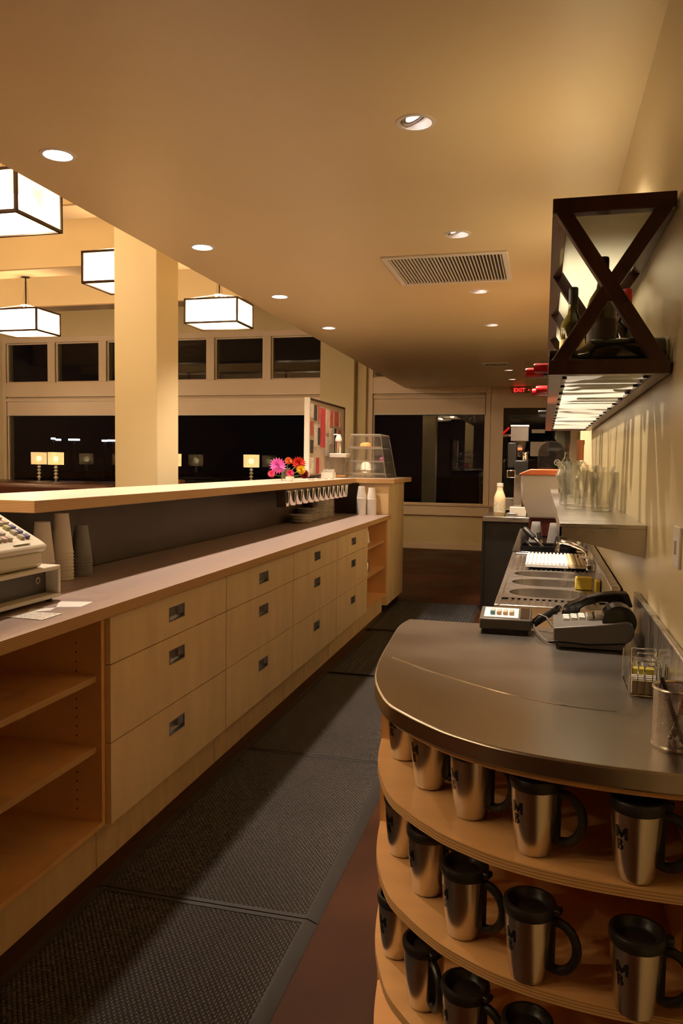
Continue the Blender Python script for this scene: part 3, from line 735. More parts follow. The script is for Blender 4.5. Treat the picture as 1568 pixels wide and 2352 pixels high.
q.build('rim', m_steel, sk, bevel=0.004)
q = MB(sk.location); q.box(XB, XB + .035, 2.95, 4.75, ZS - .05, ZS + .085); q.build('backsplash', m_steel, sk, bevel=0.004)
for loop, yc in basins:
    q = MB(sk.location); n = len(loop); cx = 0.03
    lower = [(cx + (p[0] - cx) * .92, yc + (p[1] - yc) * .9, ZK - .2) for p in loop]
    q.add(loop + lower, [(i, i + n, (i + 1) % n + n, (i + 1) % n) for i in range(n)] + [list(range(n, 2 * n))]); q.build('basin', m_steel, sk)
q = MB(sk.location); q.box(XA + .012, XB + .03, 2.965, 4.74, 0.60, 0.66).box(XA + .012, XA + .02, 2.965, 4.74, 0.66, ZS - .05).box(XA + .02, XB, 2.965, 2.972, .66, ZS - .05); q.build('apron', m_steel, sk)
for (x, y) in ((-0.12, 3.0), (-0.12, 4.70), (0.24, 3.0), (0.24, 4.70)):
    q = MB(sk.location); q.cyl((x, y, 0), 0.02, 0, 0.60, 12); q.build('leg', m_steel, sk)
for (ya, yb, xe) in ((2.985, 3.15, XB - .01), (4.05, 4.70, XB - .01)):
    q = MB(sk.location)
    for k in range(15):
        x = XA + .045 + k * 0.0235
        if x < xe: q.box(x, x + .012, ya, yb, ZK - .006, ZK + .001)
    q.build('drainboard_ribs', m_steelv, sk)
fc = thing('faucet', 'chrome swing spout faucet on the sink backsplash', 'faucet', (0.235, 3.93, ZS))
q = MB(fc.location); q.box(0.205, 0.245, 3.80, 4.05, ZS + .03, ZS + .06); q.build('valve_body', m_chrome, fc, bevel=.006)
q = MB(fc.location); q.tube(smooth_curve([(0.222, 3.93), (0.222, 3.93)], 1) and [(0.222, 3.93, ZS + .06), (0.218, 3.935, ZS + .10), (0.20, 3.95, ZS + .115), (0.14, 4.01, ZS + .135), (0.10, 4.05, ZS + .14), (0.085, 4.065, ZS + .132), (0.078, 4.07, ZS + .11), (0.077, 4.07, ZS + .085)], 0.011, 10); q.build('spout', m_chrome, fc)
for y in (3.82, 4.03):
    q = MB(fc.location); q.cyl((0.222, y, 0), 0.012, ZS + .06, ZS + .085, 12); q.tube([(0.222, y, ZS + .085), (0.19, y - .03, ZS + .095), (0.165, y - .05, ZS + .10)], .006, 8); q.build('lever', m_chrome, fc)
dr = thing('drain_rack', 'white slatted drain rack on the sink', 'rack', (0.03, 4.3, ZS))
q = MB(dr.location); q.box(-0.075, 0.135, 4.06, 4.56, ZS + .004, ZS + .018); q.build('tray', m_grid, dr)
for k in range(11):
    x = -0.07 + k * 0.0195
    MB(dr.location).box(x, x + .009, 4.065, 4.555, ZS + .018, ZS + .027).build('slat', m_grid, dr)
for (x, y) in ((-.06, 4.08), (.12, 4.08), (-.06, 4.53), (.12, 4.53)): MB(dr.location).cyl((x, y, 0), .008, ZK - .006, ZS + .005, 8).build('foot', m_grid, dr)
bg_ = thing('bamboo_rack', 'pale slatted bamboo rack beside the white drain rack', 'rack', (0.19, 4.2, ZS))
q = MB(bg_.location); q.box(0.138, 0.235, 4.07, 4.60, ZS + .004, ZS + .014); q.build('tray', m_bamboo, bg_)
for k in range(5):
    x = 0.141 + k * .0195
    MB(bg_.location).box(x, x + .014, 4.075, 4.595, ZS + .014, ZS + .022).build('slat', m_bamboo, bg_)
for (x, y) in ((.15, 4.09), (.225, 4.09), (.15, 4.57), (.225, 4.57)): MB(bg_.location).cyl((x, y, 0), .006, ZK - .006, ZS + .005, 8).build('foot', m_bamboo, bg_)
tag(MB((.19, 3.47, ZK)).box(0.145, 0.215, 3.445, 3.485, ZK, ZK + .055).build('sponge', m_sponge, bevel=.004), 'yellow sponge standing between two sink basins', 'sponge')
tag(MB((.225, 3.42, ZK)).box(0.222, 0.243, 3.38, 3.46, ZK, ZK + .05).build('sponge', m_sponge, bevel=.004), 'yellow sponge leaning against the sink backsplash', 'sponge')

# black undercounter unit behind the sink and the things on it
uc = thing('undercounter_unit', 'black undercounter unit beyond the sink', 'cabinet', (0.05, 5.6, 0))
q = MB(uc.location); q.box(-0.16, 0.284, 4.78, 6.45, 0.08, 0.885); q.build('body', m_blacklam, uc)
q = MB(uc.location); q.box(-0.17, 0.284, 4.77, 6.46, 0.885, 0.905); q.build('top', m_blackg, uc, bevel=.003)
q = MB(uc.location); q.box(-0.12, 0.284, 4.82, 6.4, 0, 0.08); q.build('plinth', m_black, uc)
ZU = 0.905
tr_ = thing('utensil_tray', 'black tray of bar tools behind the sink', 'tray', (0.06, 4.9, ZU))
q = MB(tr_.location); q.box(-0.12, 0.24, 4.80, 5.02, ZU, ZU + .006)
for bx in ((-.12, .24, 4.80, 4.808), (-.12, .24, 5.012, 5.02), (-.12, -.112, 4.808, 5.012), (.232, .24, 4.808, 5.012)): q.box(*bx, ZU + .006, ZU + .03)
q.build('shell', m_blackg, tr_)
def rod(name, p, q_, r, m, lb, cat):
    p = Vector(p); q_ = Vector(q_); d = (q_ - p)
    t = thing(name, lb, cat, p)
    MB(p).tube([p, p + d * .55], r * .45, 10).build('shaft', m_chrome, t)
    MB(p).tube([p + d * .5, p + d * .52, p + d * .97, q_], [r * .8, r, r, r * .85], 12).build('grip', m, t)
rod('bar_tool', (0.02, 4.87, ZU + .014), (-0.105, 4.93, ZU + .125), .017, m_black, 'black handled bar tool leaning left in the tray', 'bar tool')
rod('bar_tool', (-0.045, 4.85, ZU + .014), (-0.10, 4.86, ZU + .05), .016, m_blackg, 'short glossy black bar tool lying in the tray', 'bar tool')
rod('bar_tool', (0.0, 4.95, ZU + .014), (-0.017, 4.97, ZU + .10), .014, m_black, 'black handled bar tool standing upright in the tray', 'bar tool')
tg = thing('tongs', 'black tongs standing open in the tray', 'tongs', (0.09, 4.88, ZU + .008))
for s_ in (-1, 1): MB(tg.location).bar((0.09 + s_ * .022, 4.88, ZU + .007), (0.09, 4.90, ZU + .085), .008, .004, (0, 1, 0)).build('arm', m_black, tg)
def cup_mesh(r0, r1, h, m, th=.0006, name='cup'):
    """mouth radius r1 at the bottom: an upside-down cup"""
    return MB().lathe([(r1 + .0025, 0), (r1 + .0032, .002), (r1 + .0025, .004), (r1, .0045), (r0, h), (r0 - .002, h), (0, h - .002)], n=28)
def cup_stack(loc, r0, r1, h, count, pitch, m, label, group, cat='cup', name='paper_cup', th=0):
    proto = None
    for k in range(count):
        if proto is None:
            proto = cup_mesh(r0, r1, h, m).build(name, m); o = proto
        else:
            o = proto.copy(); COL.objects.link(o)
        o.location = (loc[0], loc[1], loc[2] + k * pitch)
        tag(o, label + ', ' + from_top(k, count), cat, group)
cup_stack((-0.035, 5.10, ZU), .026, .042, .125, 4, .010, m_clearcup, 'clear plastic cup in the left stack before the brown stand', 'upturned clear cups, left stack', name='plastic_cup')
cup_stack((0.075, 5.10, ZU), .026, .042, .12, 4, .010, m_clearcup, 'clear plastic cup in the right stack before the brown stand', 'upturned clear cups, right stack', name='plastic_cup')
bs_ = thing('bin_stand', 'dark red brown stand under the frosted bin', 'stand', (0.0, 6.0, ZU))
MB(bs_.location).box(-0.092, 0.108, 5.80, 6.20, ZU, 1.040).build('case', m_brown, bs_, bevel=.006)
bn = thing('frosted_bin', 'frosted white bin with orange lid behind the steel shelf', 'bin', (0.0, 6.0, 1.040))
pf = [(-0.095, 1.041), (0.108, 1.041), (0.167, 1.18), (0.172, 1.345), (-0.155, 1.345), (-0.148, 1.18)]
q = MB(bn.location); q.prism(pf, 5.76, 6.24, axis='y'); q.build('tub', m_bin, bn, bevel=.012, recalc=True)
q = MB(bn.location)
q.prism([(-0.165, 1.346), (0.181, 1.346), (0.186, 1.356), (0.108, 1.388), (-0.092, 1.388), (-0.168, 1.356)], 5.745, 6.25, axis='y'); q.build('lid', m_orange, bn, bevel=.005, recalc=True)
# floating stainless shelf
fs = thing('steel_shelf', 'stainless steel wall shelf above the sink', 'shelf', (0.17, 4.0, 1.2))
MB(fs.location).box(0.05, 0.288, 2.365, 5.70, 1.240, 1.252).build('plate', m_steel, fs, bevel=.002)
q = MB(fs.location); q.box(0.05, 0.056, 2.365, 5.70, 1.214, 1.240); q.build('lip', m_steel, fs)
for y in (2.365, 4.0, 5.69):
    q = MB(fs.location); q.prism([(0.05, 1.240), (0.287, 1.240), (0.287, 1.158), (0.05, 1.212)] if y < 3 else [(0.06, 1.2395), (0.287, 1.2395), (0.287, 1.16), (0.06, 1.214)], y, y + .006, axis='y'); q.build('bracket', m_steel, fs, recalc=True)
# glassware on the shelf
def glass_vessel(loc, prof, label, cat, name, group=None):
    return tag(place(MB().lathe(prof, n=32).build(name, m_glass), loc), label, cat, group)
def beer(h, r0, r1): return [(0, .004), (r0 * .9, 0), (r0, .003), (r1, h * .8), (r1 * 1.02, h), (r1 * .96, h), (r1 * .93, h * .8), (r0 * .85, .012), (0, .012)]
ZSH = 1.252
def tulip(h, r): return [(0, .004), (r * .62, 0), (r * .68, .006), (r * .66, h * .35), (r * .95, h * .55), (r * 1.0, h * .68), (r * .78, h * .83), (r * 1.02, h), (r * .98, h), (r * .73, h * .83), (r * .94, h * .68), (r * .6, h * .35), (r * .58, .014), (0, .014)]
glass_vessel((0.118, 3.10, ZSH), beer(.15, .040, .052), 'tall clear glass nearest on the steel shelf, left of the pair', 'glass', 'glass_tumbler')
glass_vessel((0.215, 3.05, ZSH), beer(.145, .040, .052), 'tall clear glass nearest on the steel shelf, close to the wall', 'glass', 'glass_tumbler')
glass_vessel((0.105, 3.45, ZSH), tulip(.185, .056), 'curvy clear glass with flared rim on the left of the shelf', 'glass', 'flared_glass')
glass_vessel((0.17, 3.30, ZSH), tulip(.17, .050), 'curvy clear glass behind the pair of tall glasses', 'glass', 'flared_glass')
glass_vessel((0.235, 3.30, ZSH), tulip(.165, .046), 'curvy clear glass against the wall on the shelf', 'glass', 'flared_glass')
glass_vessel((0.21, 3.60, ZSH), beer(.16, .038, .048), 'clear glass behind the curvy glasses by the wall', 'glass', 'glass_tumbler')
sb = thing('liquor_bottle', 'clear bottle with copper coloured neck at the back of the steel shelf', 'bottle', (0.185, 4.3, ZSH))
MB().lathe([(0, 0), (.044, 0), (.046, .004), (.046, .15), (.040, .172), (.020, .19), (.017, .20), (0, .2)], n=28).build('body', m_glass, sb)
MB().lathe([(0.0175, .195), (.0175, .275), (.020, .277), (.020, .30), (0, .302)], n=24).build('neck_foil', mat('copper_foil', (.50, .20, .08), .35, .6), sb)
sb2 = thing('liquor_bottle', 'second bottle half hidden behind the copper necked bottle', 'bottle', (0.13, 4.75, ZSH))
MB().lathe([(0, 0), (.040, 0), (.042, .004), (.042, .16), (.034, .185), (.017, .21), (.015, .26), (0, .26)], n=28).build('body', m_winegr, sb2)
MB().lathe([(.0155, .215), (.0155, .295), (0, .296)], n=20).build('cap', m_wood, sb2)

# ================================================================== WINE RACK
RX0, RX1, RY0, RY1, RZ0, RZ1 = 0.004, 0.284, 2.0, 5.25, 1.640, 2.062
wr = thing('wine_rack', 'dark wood wall rack with crossed braces holding wine bottles', 'wine rack', (0.145, 3.6, RZ0))
T = 0.036
for (x, z, lb) in ((RX0, RZ0, 1), (RX1 - T, RZ0, 1), (RX0, RZ1 - T, 1), (RX1 - T, RZ1 - T, 1)):
    MB(wr.location).box(x, x + T, RY0 + T, RY1 - T, z, z + T).build('rail', m_wood, wr, bevel=.002)
secs = [2.0, 2.66, 3.32, 3.98, 4.64, RY1 - T]
for y in secs:
    for z in ((RZ0, RZ1 - T) if y in (secs[0], secs[-1]) else (RZ0,)):
        if y in (secs[0], secs[-1]): MB(wr.location).box(RX0, RX1, y, y + T, z, z + T).build('cross_bar', m_wood, wr, bevel=.002)
    for s_ in (0, 1):
        off = .0004 * s_
        xa, xb = (RX0 + .016, RX1 - .016) if s_ == 0 else (RX1 - .016, RX0 + .016)
        MB(wr.location).bar((xa, y + T / 2, RZ1 - .018), (xb, y + T / 2, RZ0 + .018), T * .94 - off, T * (.98 - .05 * s_), (0, 1, 0)).build('brace', m_wood, wr, bevel=.002)
MB(wr.location).box(RX0 + T * .6, RX1 - T * .6, RY0 + T, RY1 - T, RZ1 - .010, RZ1 - .004).build('top_sheet', m_panelw, wr)
q = MB(wr.location); n = 200; v = []; f = []
x0, x1 = RX0 + T * .6, RX1 - T * .6
for i in range(n + 1):
    y = RY0 + T + (RY1 - RY0 - 2 * T) * i / n; z = RZ0 + .012 + .0035 * math.sin(i * PI / 3)
    v += [(x0, y, z), (x1, y, z)]
f = [(2 * i, 2 * i + 2, 2 * i + 3, 2 * i + 1) for i in range(n)]
q.add(v, f); q.build('corrugated_sheet', m_sheet, wr)
for i in range(14):
    y = 2.12 + i * .23
    for x in (RX0 + T + .006, RX1 - T - .006):
        MB(wr.location).cyl((x, y, 0), .006, RZ0 + .002, RZ0 + .0085, 8).build('screw', m_blackg, wr)
# bottles
def bottle_prof(h, r): return [(0, 0), (r * .94, 0), (r, .004), (r, h * .60), (r * .86, h * .66), (r * .45, h * .74), (r * .37, h * .80), (r * .36, h * .93)], [(r * .38, h * .80 if False else h * .83), (r * .385, h * .985), (r * .34, h), (0, h)]
def wine_bottle(loc, h, r, glassm, foil, label, rot=None, lab=True, group='wine bottles in the rack', labm=None):
    o = thing('wine_bottle', label, 'bottle', loc, group)
    p, c = bottle_prof(h, r)
    MB().lathe(p + [(0, h * .93)], n=28).build('glass_body', glassm, o)
    MB().lathe(c, n=20).build('foil_cap', foil, o)
    if lab:
        MB().lathe([(r + .0004, h * .18), (r + .0004, h * .48)], n=28).build('label', labm or m_label, o)
    if rot: o.rotation_euler = rot
    return o
ZR0 = RZ0 + .0165
wine_bottle((0.074, 2.53, ZR0), .305, .037, m_winegr, m_black, 'upright olive wine bottle at the left front of the rack')
wine_bottle((0.140, 2.235, ZR0), .318, .038, m_winegr, m_black, 'tallest upright wine bottle behind the crossing of the braces', labm=mat('dark_label', (.05, .03, .02), .5))
wine_bottle((0.232, 2.56, ZR0), .30, .037, m_winegl, m_red, 'upright wine bottle with red cap and yellow label near the wall')
wine_bottle((0.135, 2.86, ZR0), .30, .037, m_winegl, m_black, 'upright dark wine bottle behind the front three', labm=mat('red_label', (.25, .04, .03), .5))
wine_bottle((0.08, 3.55, ZR0), .30, .037, m_winegr, m_black, 'upright wine bottle in the middle of the rack')
def lying(y, x0, foil, label, h=.30, r=.038, lab=False, z=0.0): return wine_bottle((x0, y, ZR0 + r * 1.01 + z), h, r, m_winegl, foil, label, rot=(0, -PI / 2, 0), lab=lab, group='lying wine bottles in the rack')
lying(2.105, 0.282, m_blackg, 'black wine bottle lying across the front of the rack', h=.275, r=.042)
lying(2.33, 0.265, m_red, 'lying wine bottle with red cap, second from the front')
lying(2.435, 0.24, m_red, 'lying wine bottle with red cap, third from the front')
lying(2.98, 0.265, m_red, 'lying wine bottle with red cap in the second bay')
lying(3.08, 0.25, m_red, 'lying wine bottle with red cap, last in the second bay')
lying(4.3, 0.265, m_black, 'lying wine bottle with black cap in the far bay')
lying(4.42, 0.265, m_black, 'second lying wine bottle with black cap in the far bay')

# ================================================================== FAR RIGHT COUNTER AND MACHINES
bk = thing('espresso_counter', 'black counter with stainless top at the end of the aisle', 'counter', (-0.0, 8.6, 0))
MB(bk.location).box(-0.535, 0.73, 7.64, 9.6, 0.0, 0.872).build('body', m_blacklam, bk)
MB(bk.location).box(-0.556, -0.535, 7.62, 9.6, 0.0, 0.872).build('door_panel', m_black, bk)
MB(bk.location).box(-0.55, 0.735, 7.60, 9.6, 0.873, 0.92).build('top', m_steel, bk, bevel=.003)
ZE = 0.92
cbt = thing('sauce_bottle', 'cream coloured sauce bottle on the corner of the black counter', 'bottle', (-0.40, 7.70, ZE))
MB().lathe([(0, 0), (.052, 0), (.056, .006), (.056, .165), (.053, .19), (.036, .235), (.029, .255), (.029, .29), (0, .29)], n=28).build('body', m_cream, cbt)
MB().lathe([(.031, .288), (.031, .32), (0, .322)], n=24).build('cap', m_white, cbt)
MB().lathe([(.0565, .04), (.0565, .145)], n=28).build('label', mat('bottle_label', (.66, .60, .46), .6, var=.35, scale=60), cbt)
gr = thing('coffee_grinder', 'coffee grinder with clear square hopper on the black counter', 'grinder', (-0.235, 7.9, ZE)); gl_ = gr.location
k_ = 7.75 / 1800
def GP(px, py): return ((px - 1248) * k_ / 1.033, EYE - (py - 1068) * k_)
def gbox(name, x0, x1, y0, y1, pyt, pyb, m, bevel=.004):
    a = GP(x0, pyb); c = GP(x1, pyt); q = MB(gl_); q.box(a[0], c[0], y0, y1, max(a[1], ZE), c[1]); return q.build(name, m, gr, bevel=bevel)
gbox('hopper', 1172, 1212, 7.82, 7.98, 982, 1015, glass('hopper_plastic', (.75, .68, .6), 1.45, .1, 1.4, .45, (.62, .52, .44)))
gbox('hopper_lid', 1171, 1213, 7.815, 7.985, 979, 982.5, m_white, .002)
q = MB(gl_); a = GP(1192, 1050); c = GP(1192, 1015)
q.lathe([(0.0, a[1]), (.04, a[1]), (.062, c[1]), (0, c[1])], (a[0], 7.9, 0), 20); q.build('throat', glass('throat_plastic', (.6, .5, .42), 1.45, .1, 1.4, .4, (.5, .4, .34)), gr)
gbox('bean_gate', 1188, 1199, 7.83, 7.86, 1030, 1036, m_orange)
gbox('body', 1166, 1186, 7.82, 8.0, 1018, 1075, m_blacklam, .01)
gbox('motor_case', 1182, 1214, 7.80, 8.02, 1058, 1092, m_black, .012)
q = MB(gl_); a = GP(1205, 1062); c = GP(1205, 1040)
q.lathe([(0, a[1]), (.034, a[1]), (.036, a[1] + .01), (.03, a[1] + .02), (.03, c[1] - .02), (.036, c[1] - .012), (.036, c[1]), (0, c[1])], (a[0], 7.85, 0), 24); q.build('adjust_ring', m_chrome, gr)
gbox('column', 1182, 1200, 7.84, 7.96, 1090, 1168, m_steel)
gbox('dosing_chamber', 1165, 1186, 7.8, 7.9, 1080, 1098, m_chrome, .01)
gbox('base', 1174, 1212, 7.78, 8.02, 1164, 1200, m_trimw)
gbox('drip_tray', 1169, 1192, 7.66, 7.78, 1176, 1200, m_steel, .003)
q = MB(gl_); a = GP(1153, 998); c = GP(1168, 984); q.tube([(a[0], 7.9, a[1]), (c[0], 7.9, c[1])], .012, 10); q.build('red_handle', m_red, gr)
q = MB(gl_); a = GP(1154, 1003); c = GP(1172, 1001); q.tube([(a[0], 7.9, a[1]), (c[0], 7.9, c[1])], .014, 10); q.build('lever', m_chrome, gr)
em = thing('espresso_machine', 'black espresso machine behind the coffee grinder', 'espresso machine', (-0.3, 8.5, ZE)); ea = em.location
MB(ea).box(-0.40, 0.15, 8.25, 8.7, ZE + .03, ZE + .16).build('base', m_steel, em, bevel=.01)
MB(ea).box(-0.40, 0.15, 8.45, 8.7, ZE + .16, ZE + .36).build('back', m_blackg, em)
MB(ea).box(-0.40, 0.15, 8.22, 8.7, ZE + .36, ZE + .56).build('head', m_blackg, em, bevel=.015)
for x in (-0.36, 0.11):
    for y in (8.29, 8.66): MB(ea).cyl((x, y, 0), .02, ZE, ZE + .03, 12).build('foot', m_black, em)
for x in (-.25, .02):
    q = MB(ea); q.cyl((x, 8.33, 0), .035, ZE + .30, ZE + .36, 16); q.tube([(x, 8.30, ZE + .31), (x, 8.12, ZE + .29)], .014, 10); q.build('portafilter', m_chrome, em)
dm = thing('bean_dispenser', 'smoked plastic domed hopper behind the orange lidded bin', 'dispenser', (0.07, 7.9, ZE)); da = dm.location
MB(da).box(-0.055, 0.20, 7.74, 8.02, ZE, 1.36).build('base', m_blackg, dm, bevel=.01)
prof = []
for k in range(13):
    a = math.radians(180 - k * 15); prof.append((0.073 + .128 * math.cos(a), 1.525 + .125 * math.sin(a)))
q = MB(da); q.prism([(-0.055, 1.361)] + prof + [(0.201, 1.361)], 7.74, 8.02, axis='y'); q.build('dome', m_smoke, dm, bevel=.006, recalc=True)
q = MB(da); q.lathe([(.022, 7.722), (.030, 7.722), (.030, 7.74), (.022, 7.74)], (0.125, 0, 1.445), 20, axis='y', closed=True); q.build('port_ring', mat('smoke_ring', (.25, .22, .2), .3), dm)
q = MB(da); q.prism([(-0.03, 1.37), (0.175, 1.37), (0.175, 1.45), (0.12, 1.52), (0.0, 1.50), (-.03, 1.43)], 7.77, 7.99, axis='y'); q.build('beans', mat('coffee_beans', (.05, .025, .015), .5, bump=.6, bscale=120), dm, recalc=True)
# papers taped on the dark door
for (x0, x1, z0, z1, lb) in ((-0.20, 0.005, 1.93, 1.99, 'narrow white notice taped on the dark door'), (-0.215, 0.08, 1.56, 1.79, 'white printed notice taped on the dark door')):
    tag(MB(((x0 + x1) / 2, YF + .02, z0)).box(x0, x1, YF + .0355, YF + .0375, z0, z1).build('notice', m_paper), lb, 'notice')
# exit sign
ex = thing('exit_sign', 'small red lit exit sign above the far door', 'exit sign', (-0.38, YF - .03, 2.55))
MB(ex.location).box(-0.52, -0.24, YF - .06, YF - .03, 2.565, 2.66).build('housing', mat('sign_face', (.35, .2, .1), .5), ex)
cu = bpy.data.curves.new('t', 'FONT'); cu.body = 'EXIT'; cu.size = 0.085; cu.extrude = 0.002
to = bpy.data.objects.new('t', cu); COL.objects.link(to)
dg = bpy.context.evaluated_depsgraph_get(); me = bpy.data.meshes.new_from_object(to.evaluated_get(dg)); bpy.data.objects.remove(to)
m_exit = mat('exit_red', (0.5, 0, 0), .5, emit=(1, .02, .02), estr=4.0)
me.materials.clear(); me.materials.append(m_exit)
xo = bpy.data.objects.new('lettering', me); COL.objects.link(xo); xo.parent = ex; xo.rotation_euler = (PI / 2, 0, 0); xo.location = (-0.52 + .02 + .38, -.032, 2.582 - 2.55); xo.scale = (1.05, 1, 1)
q = MB(ex.location); q.add([(-0.275, YF - .063, 2.612), (-0.262, YF - .063, 2.60), (-0.249, YF - .063, 2.612), (-0.262, YF - .063, 2.624)], [(0, 1, 2, 3)]); q.build('marker', m_exit, ex)

# ================================================================== CEILING FIXTURES
m_lens = mat('lamp_lens', (0, 0, 0), .5, emit=(1.0, 0.93, 0.90), estr=9.0)
m_can = mat('can_inner', (0.55, 0.45, 0.38), .35)
def downlight(x, y, label, aimed=False, dim=1.0):
    o = thing('downlight', label, 'downlight', (x, y, ZC), 'recessed ceiling downlights'); at = Vector((x, y, ZC))
    MB().lathe([(RC, 0.0), (RC + .001, -.004), (RC + .014, -.003), (RC + .016, 0.0)], n=32).build('trim_ring', m_trimw, o)
    if not aimed:
        MB().lathe([(RC, 0), (RC - .003, .03), (RC - .003, 0.09)], n=32).build('can', m_can, o)
        MB().lathe([(RC - .004, 0.012), (0, .010)], n=32).build('lens', m_lens, o)
        light('downlight_lamp', 'SPOT', (0, 0, -.01), P_LEFT, C_DOWN, o, .045, (0, 0, -1), math.radians(122), 1.0)
    else:
        MB().lathe([(RC, 0), (RC - .002, .05), (RC - .002, 0.12), (0, .12)], n=32).build('can', m_can, o)
        d = Vector((0.55, 0.05, -1)).normalized()
        g = MB().lathe([(.049, .0), (.049, .03), (.044, .036)], n=28).lathe([(.038, .004), (.038, .03), (0, .034)], n=28).build('gimbal', m_can, o)
        l = MB().lathe([(.036, .006), (0, .004)], n=28).build('lens', m_lens, o)
        r_ = d.to_track_quat('-Z', 'Y').to_euler()
        for e in (g, l): e.rotation_euler = r_; e.location = (-0.002, 0, .022)
        light('downlight_lamp', 'SPOT', d * .04 + Vector((0, 0, .0)), P_RIGHT * dim, C_DOWN, o, .04, d, math.radians(88), .7)
ordn = ['nearest, at upper left', 'second from the camera', 'third from the camera', 'fourth from the camera']
for i, y in enumerate(LEFT_Y): downlight(XLL, y, 'round recessed downlight over the bar edge, ' + ordn[i])
ordr = ['nearest, largest in view', 'second, beside the vent', 'third, beyond the vent', 'fourth from the camera', 'second to last by the far door', 'last by the far door']
for i, y in enumerate(RIGHT_Y): downlight(XRR, y, 'swivelling recessed downlight in the right row, ' + ordr[i], True, 0.12 if y > 9 else 1.0)
def vent(x0, x1, y0, y1, label, n):
    o = thing('ceiling_vent', label, 'vent', ((x0 + x1) / 2, (y0 + y1) / 2, ZC)); at = o.location
    f = .035; q = MB(at)
    for bx in ((x0, x1, y0, y0 + f), (x0, x1, y1 - f, y1), (x0, x0 + f, y0 + f, y1 - f), (x1 - f, x1, y0 + f, y1 - f)): q.box(*bx, ZC - .012, ZC)
    q.build('frame', m_trimw, o, bevel=.003)
    MB(at).box(x0 + f, x1 - f, y0 + f, y1 - f, ZC - .0015, ZC - .0005).build('backing', m_black, o)
    pr = None; w = (x1 - x0 - 2 * f) / n
    for i in range(n):
        if pr is None:
            pr = MB().bar((0, -(y1 - y0) / 2 + f, 0), (0, (y1 - y0) / 2 - f, 0), .0022, .012, (0.25, 0, .97)).build('slat', m_trimw, o); s_ = pr
        else:
            s_ = pr.copy(); COL.objects.link(s_); s_.parent = o
        s_.location = (x0 + f + w * (i + .5) - at.x, 0, -.0075)
vent(-0.995, -0.24, 4.76, 5.50, 'large slatted air vent in the bar ceiling', 33)
vent(-0.78, -0.45, 9.9, 10.2, 'small air vent far along the bar ceiling', 10)

# pendants
m_pf = mat('pendant_frame', (0.030, 0.012, 0.008), .4)
mp_, nt, N, L, bs = _nodes('pendant_diffuser')
N.remove(bs); t1 = N.new('ShaderNodeBsdfTransparent'); t1.inputs[0].default_value = (1, 1, 1, 1)
t2 = N.new('ShaderNodeBsdfTranslucent'); t2.inputs[0].default_value = (0.95, 0.86, 0.72, 1)
t3 = N.new('ShaderNodeBsdfDiffuse'); t3.inputs[0].default_value = (0.9, 0.82, 0.7, 1)
a1 = N.new('ShaderNodeMixShader'); a1.inputs[0].default_value = .3; L.new(t2.outputs[0], a1.inputs[1]); L.new(t3.outputs[0], a1.inputs[2])
a2 = N.new('ShaderNodeMixShader'); a2.inputs[0].default_value = .6; L.new(t1.outputs[0], a2.inputs[1]); L.new(a1.outputs[0], a2.inputs[2]); L.new(a2.outputs[0], N['Material Output'].inputs[0])
m_bulb = mat('globe_bulb', (0, 0, 0), .5, emit=(1, .86, .64), estr=14.0)
m_rod = mat('pendant_rod', (.04, .025, .02), .35, .6)
PW, PD, PH = 0.60, 0.45, 0.25
def pendant():
    o = thing('pendant_lamp', 'x', 'pendant lamp'); w, d, h, t = PW / 2, PD / 2, PH, .0095
    f = MB()
    for sx in (-1, 1):
        for sy in (-1, 1): f.box(sx * w - t, sx * w + t, sy * d - t, sy * d + t, 0, h)
    for z in (0, h):
        for sy in (-1, 1): f.box(-w + t, w - t, sy * d - t, sy * d + t, z - t, z + t)
        for sx in (-1, 1): f.box(sx * w - t, sx * w + t, -d - t, d + t, z - t, z + t)
    f.build('frame', m_pf, o)
    for (v) in ([(-w, -d, 0), (w, -d, 0), (w, -d, h), (-w, -d, h)], [(-w, d, 0), (w, d, 0), (w, d, h), (-w, d, h)], [(-w, -d, 0), (-w, d, 0), (-w, d, h), (-w, -d, h)], [(w, -d, 0), (w, d, 0), (w, d, h), (w, -d, h)], [(-w, -d, 0), (w, -d, 0), (w, d, 0), (-w, d, 0)]):
        MB().add(v, [(0, 1, 2, 3)]).build('diffuser_panel', mp_, o)
    for x in (-.13, .13):
        MB().lathe([(0.058 * math.sin(math.radians(a)), -.058 * math.cos(math.radians(a))) for a in range(0, 181, 18)], (x, 0, .125), 16).build('bulb', m_bulb, o)
    MB().tube([(-.13, 0, .19), (.13, 0, .19)], .008, 8).build('socket_bar', m_rod, o)
    MB().cyl((0, 0, 0), .008, .18, .66, 10).build('rod', m_rod, o)
    MB().lathe([(0, .655), (.05, .655), (.05, .66), (0, .66)], n=20).build('canopy_plate', m_rod, o)
    MB().lathe([(0, h + .075), (.06, h + .078), (.06, h + .085), (0, h + .085)], n=20).build('hub', m_trimw, o)
    for sx in (-1, 1):
        for sy in (-1, 1):
            MB().tube([(sx * .03, sy * .02, h + .08), (sx * w, sy * d, h + .006)], .004, 6).build('arm', m_trimw, o)
            MB().tube([(sx * .03, sy * .02, h + .08), (sx * .008, 0, .63)], .0012, 5).build('wire', m_rod, o)
    return o
pend0 = None
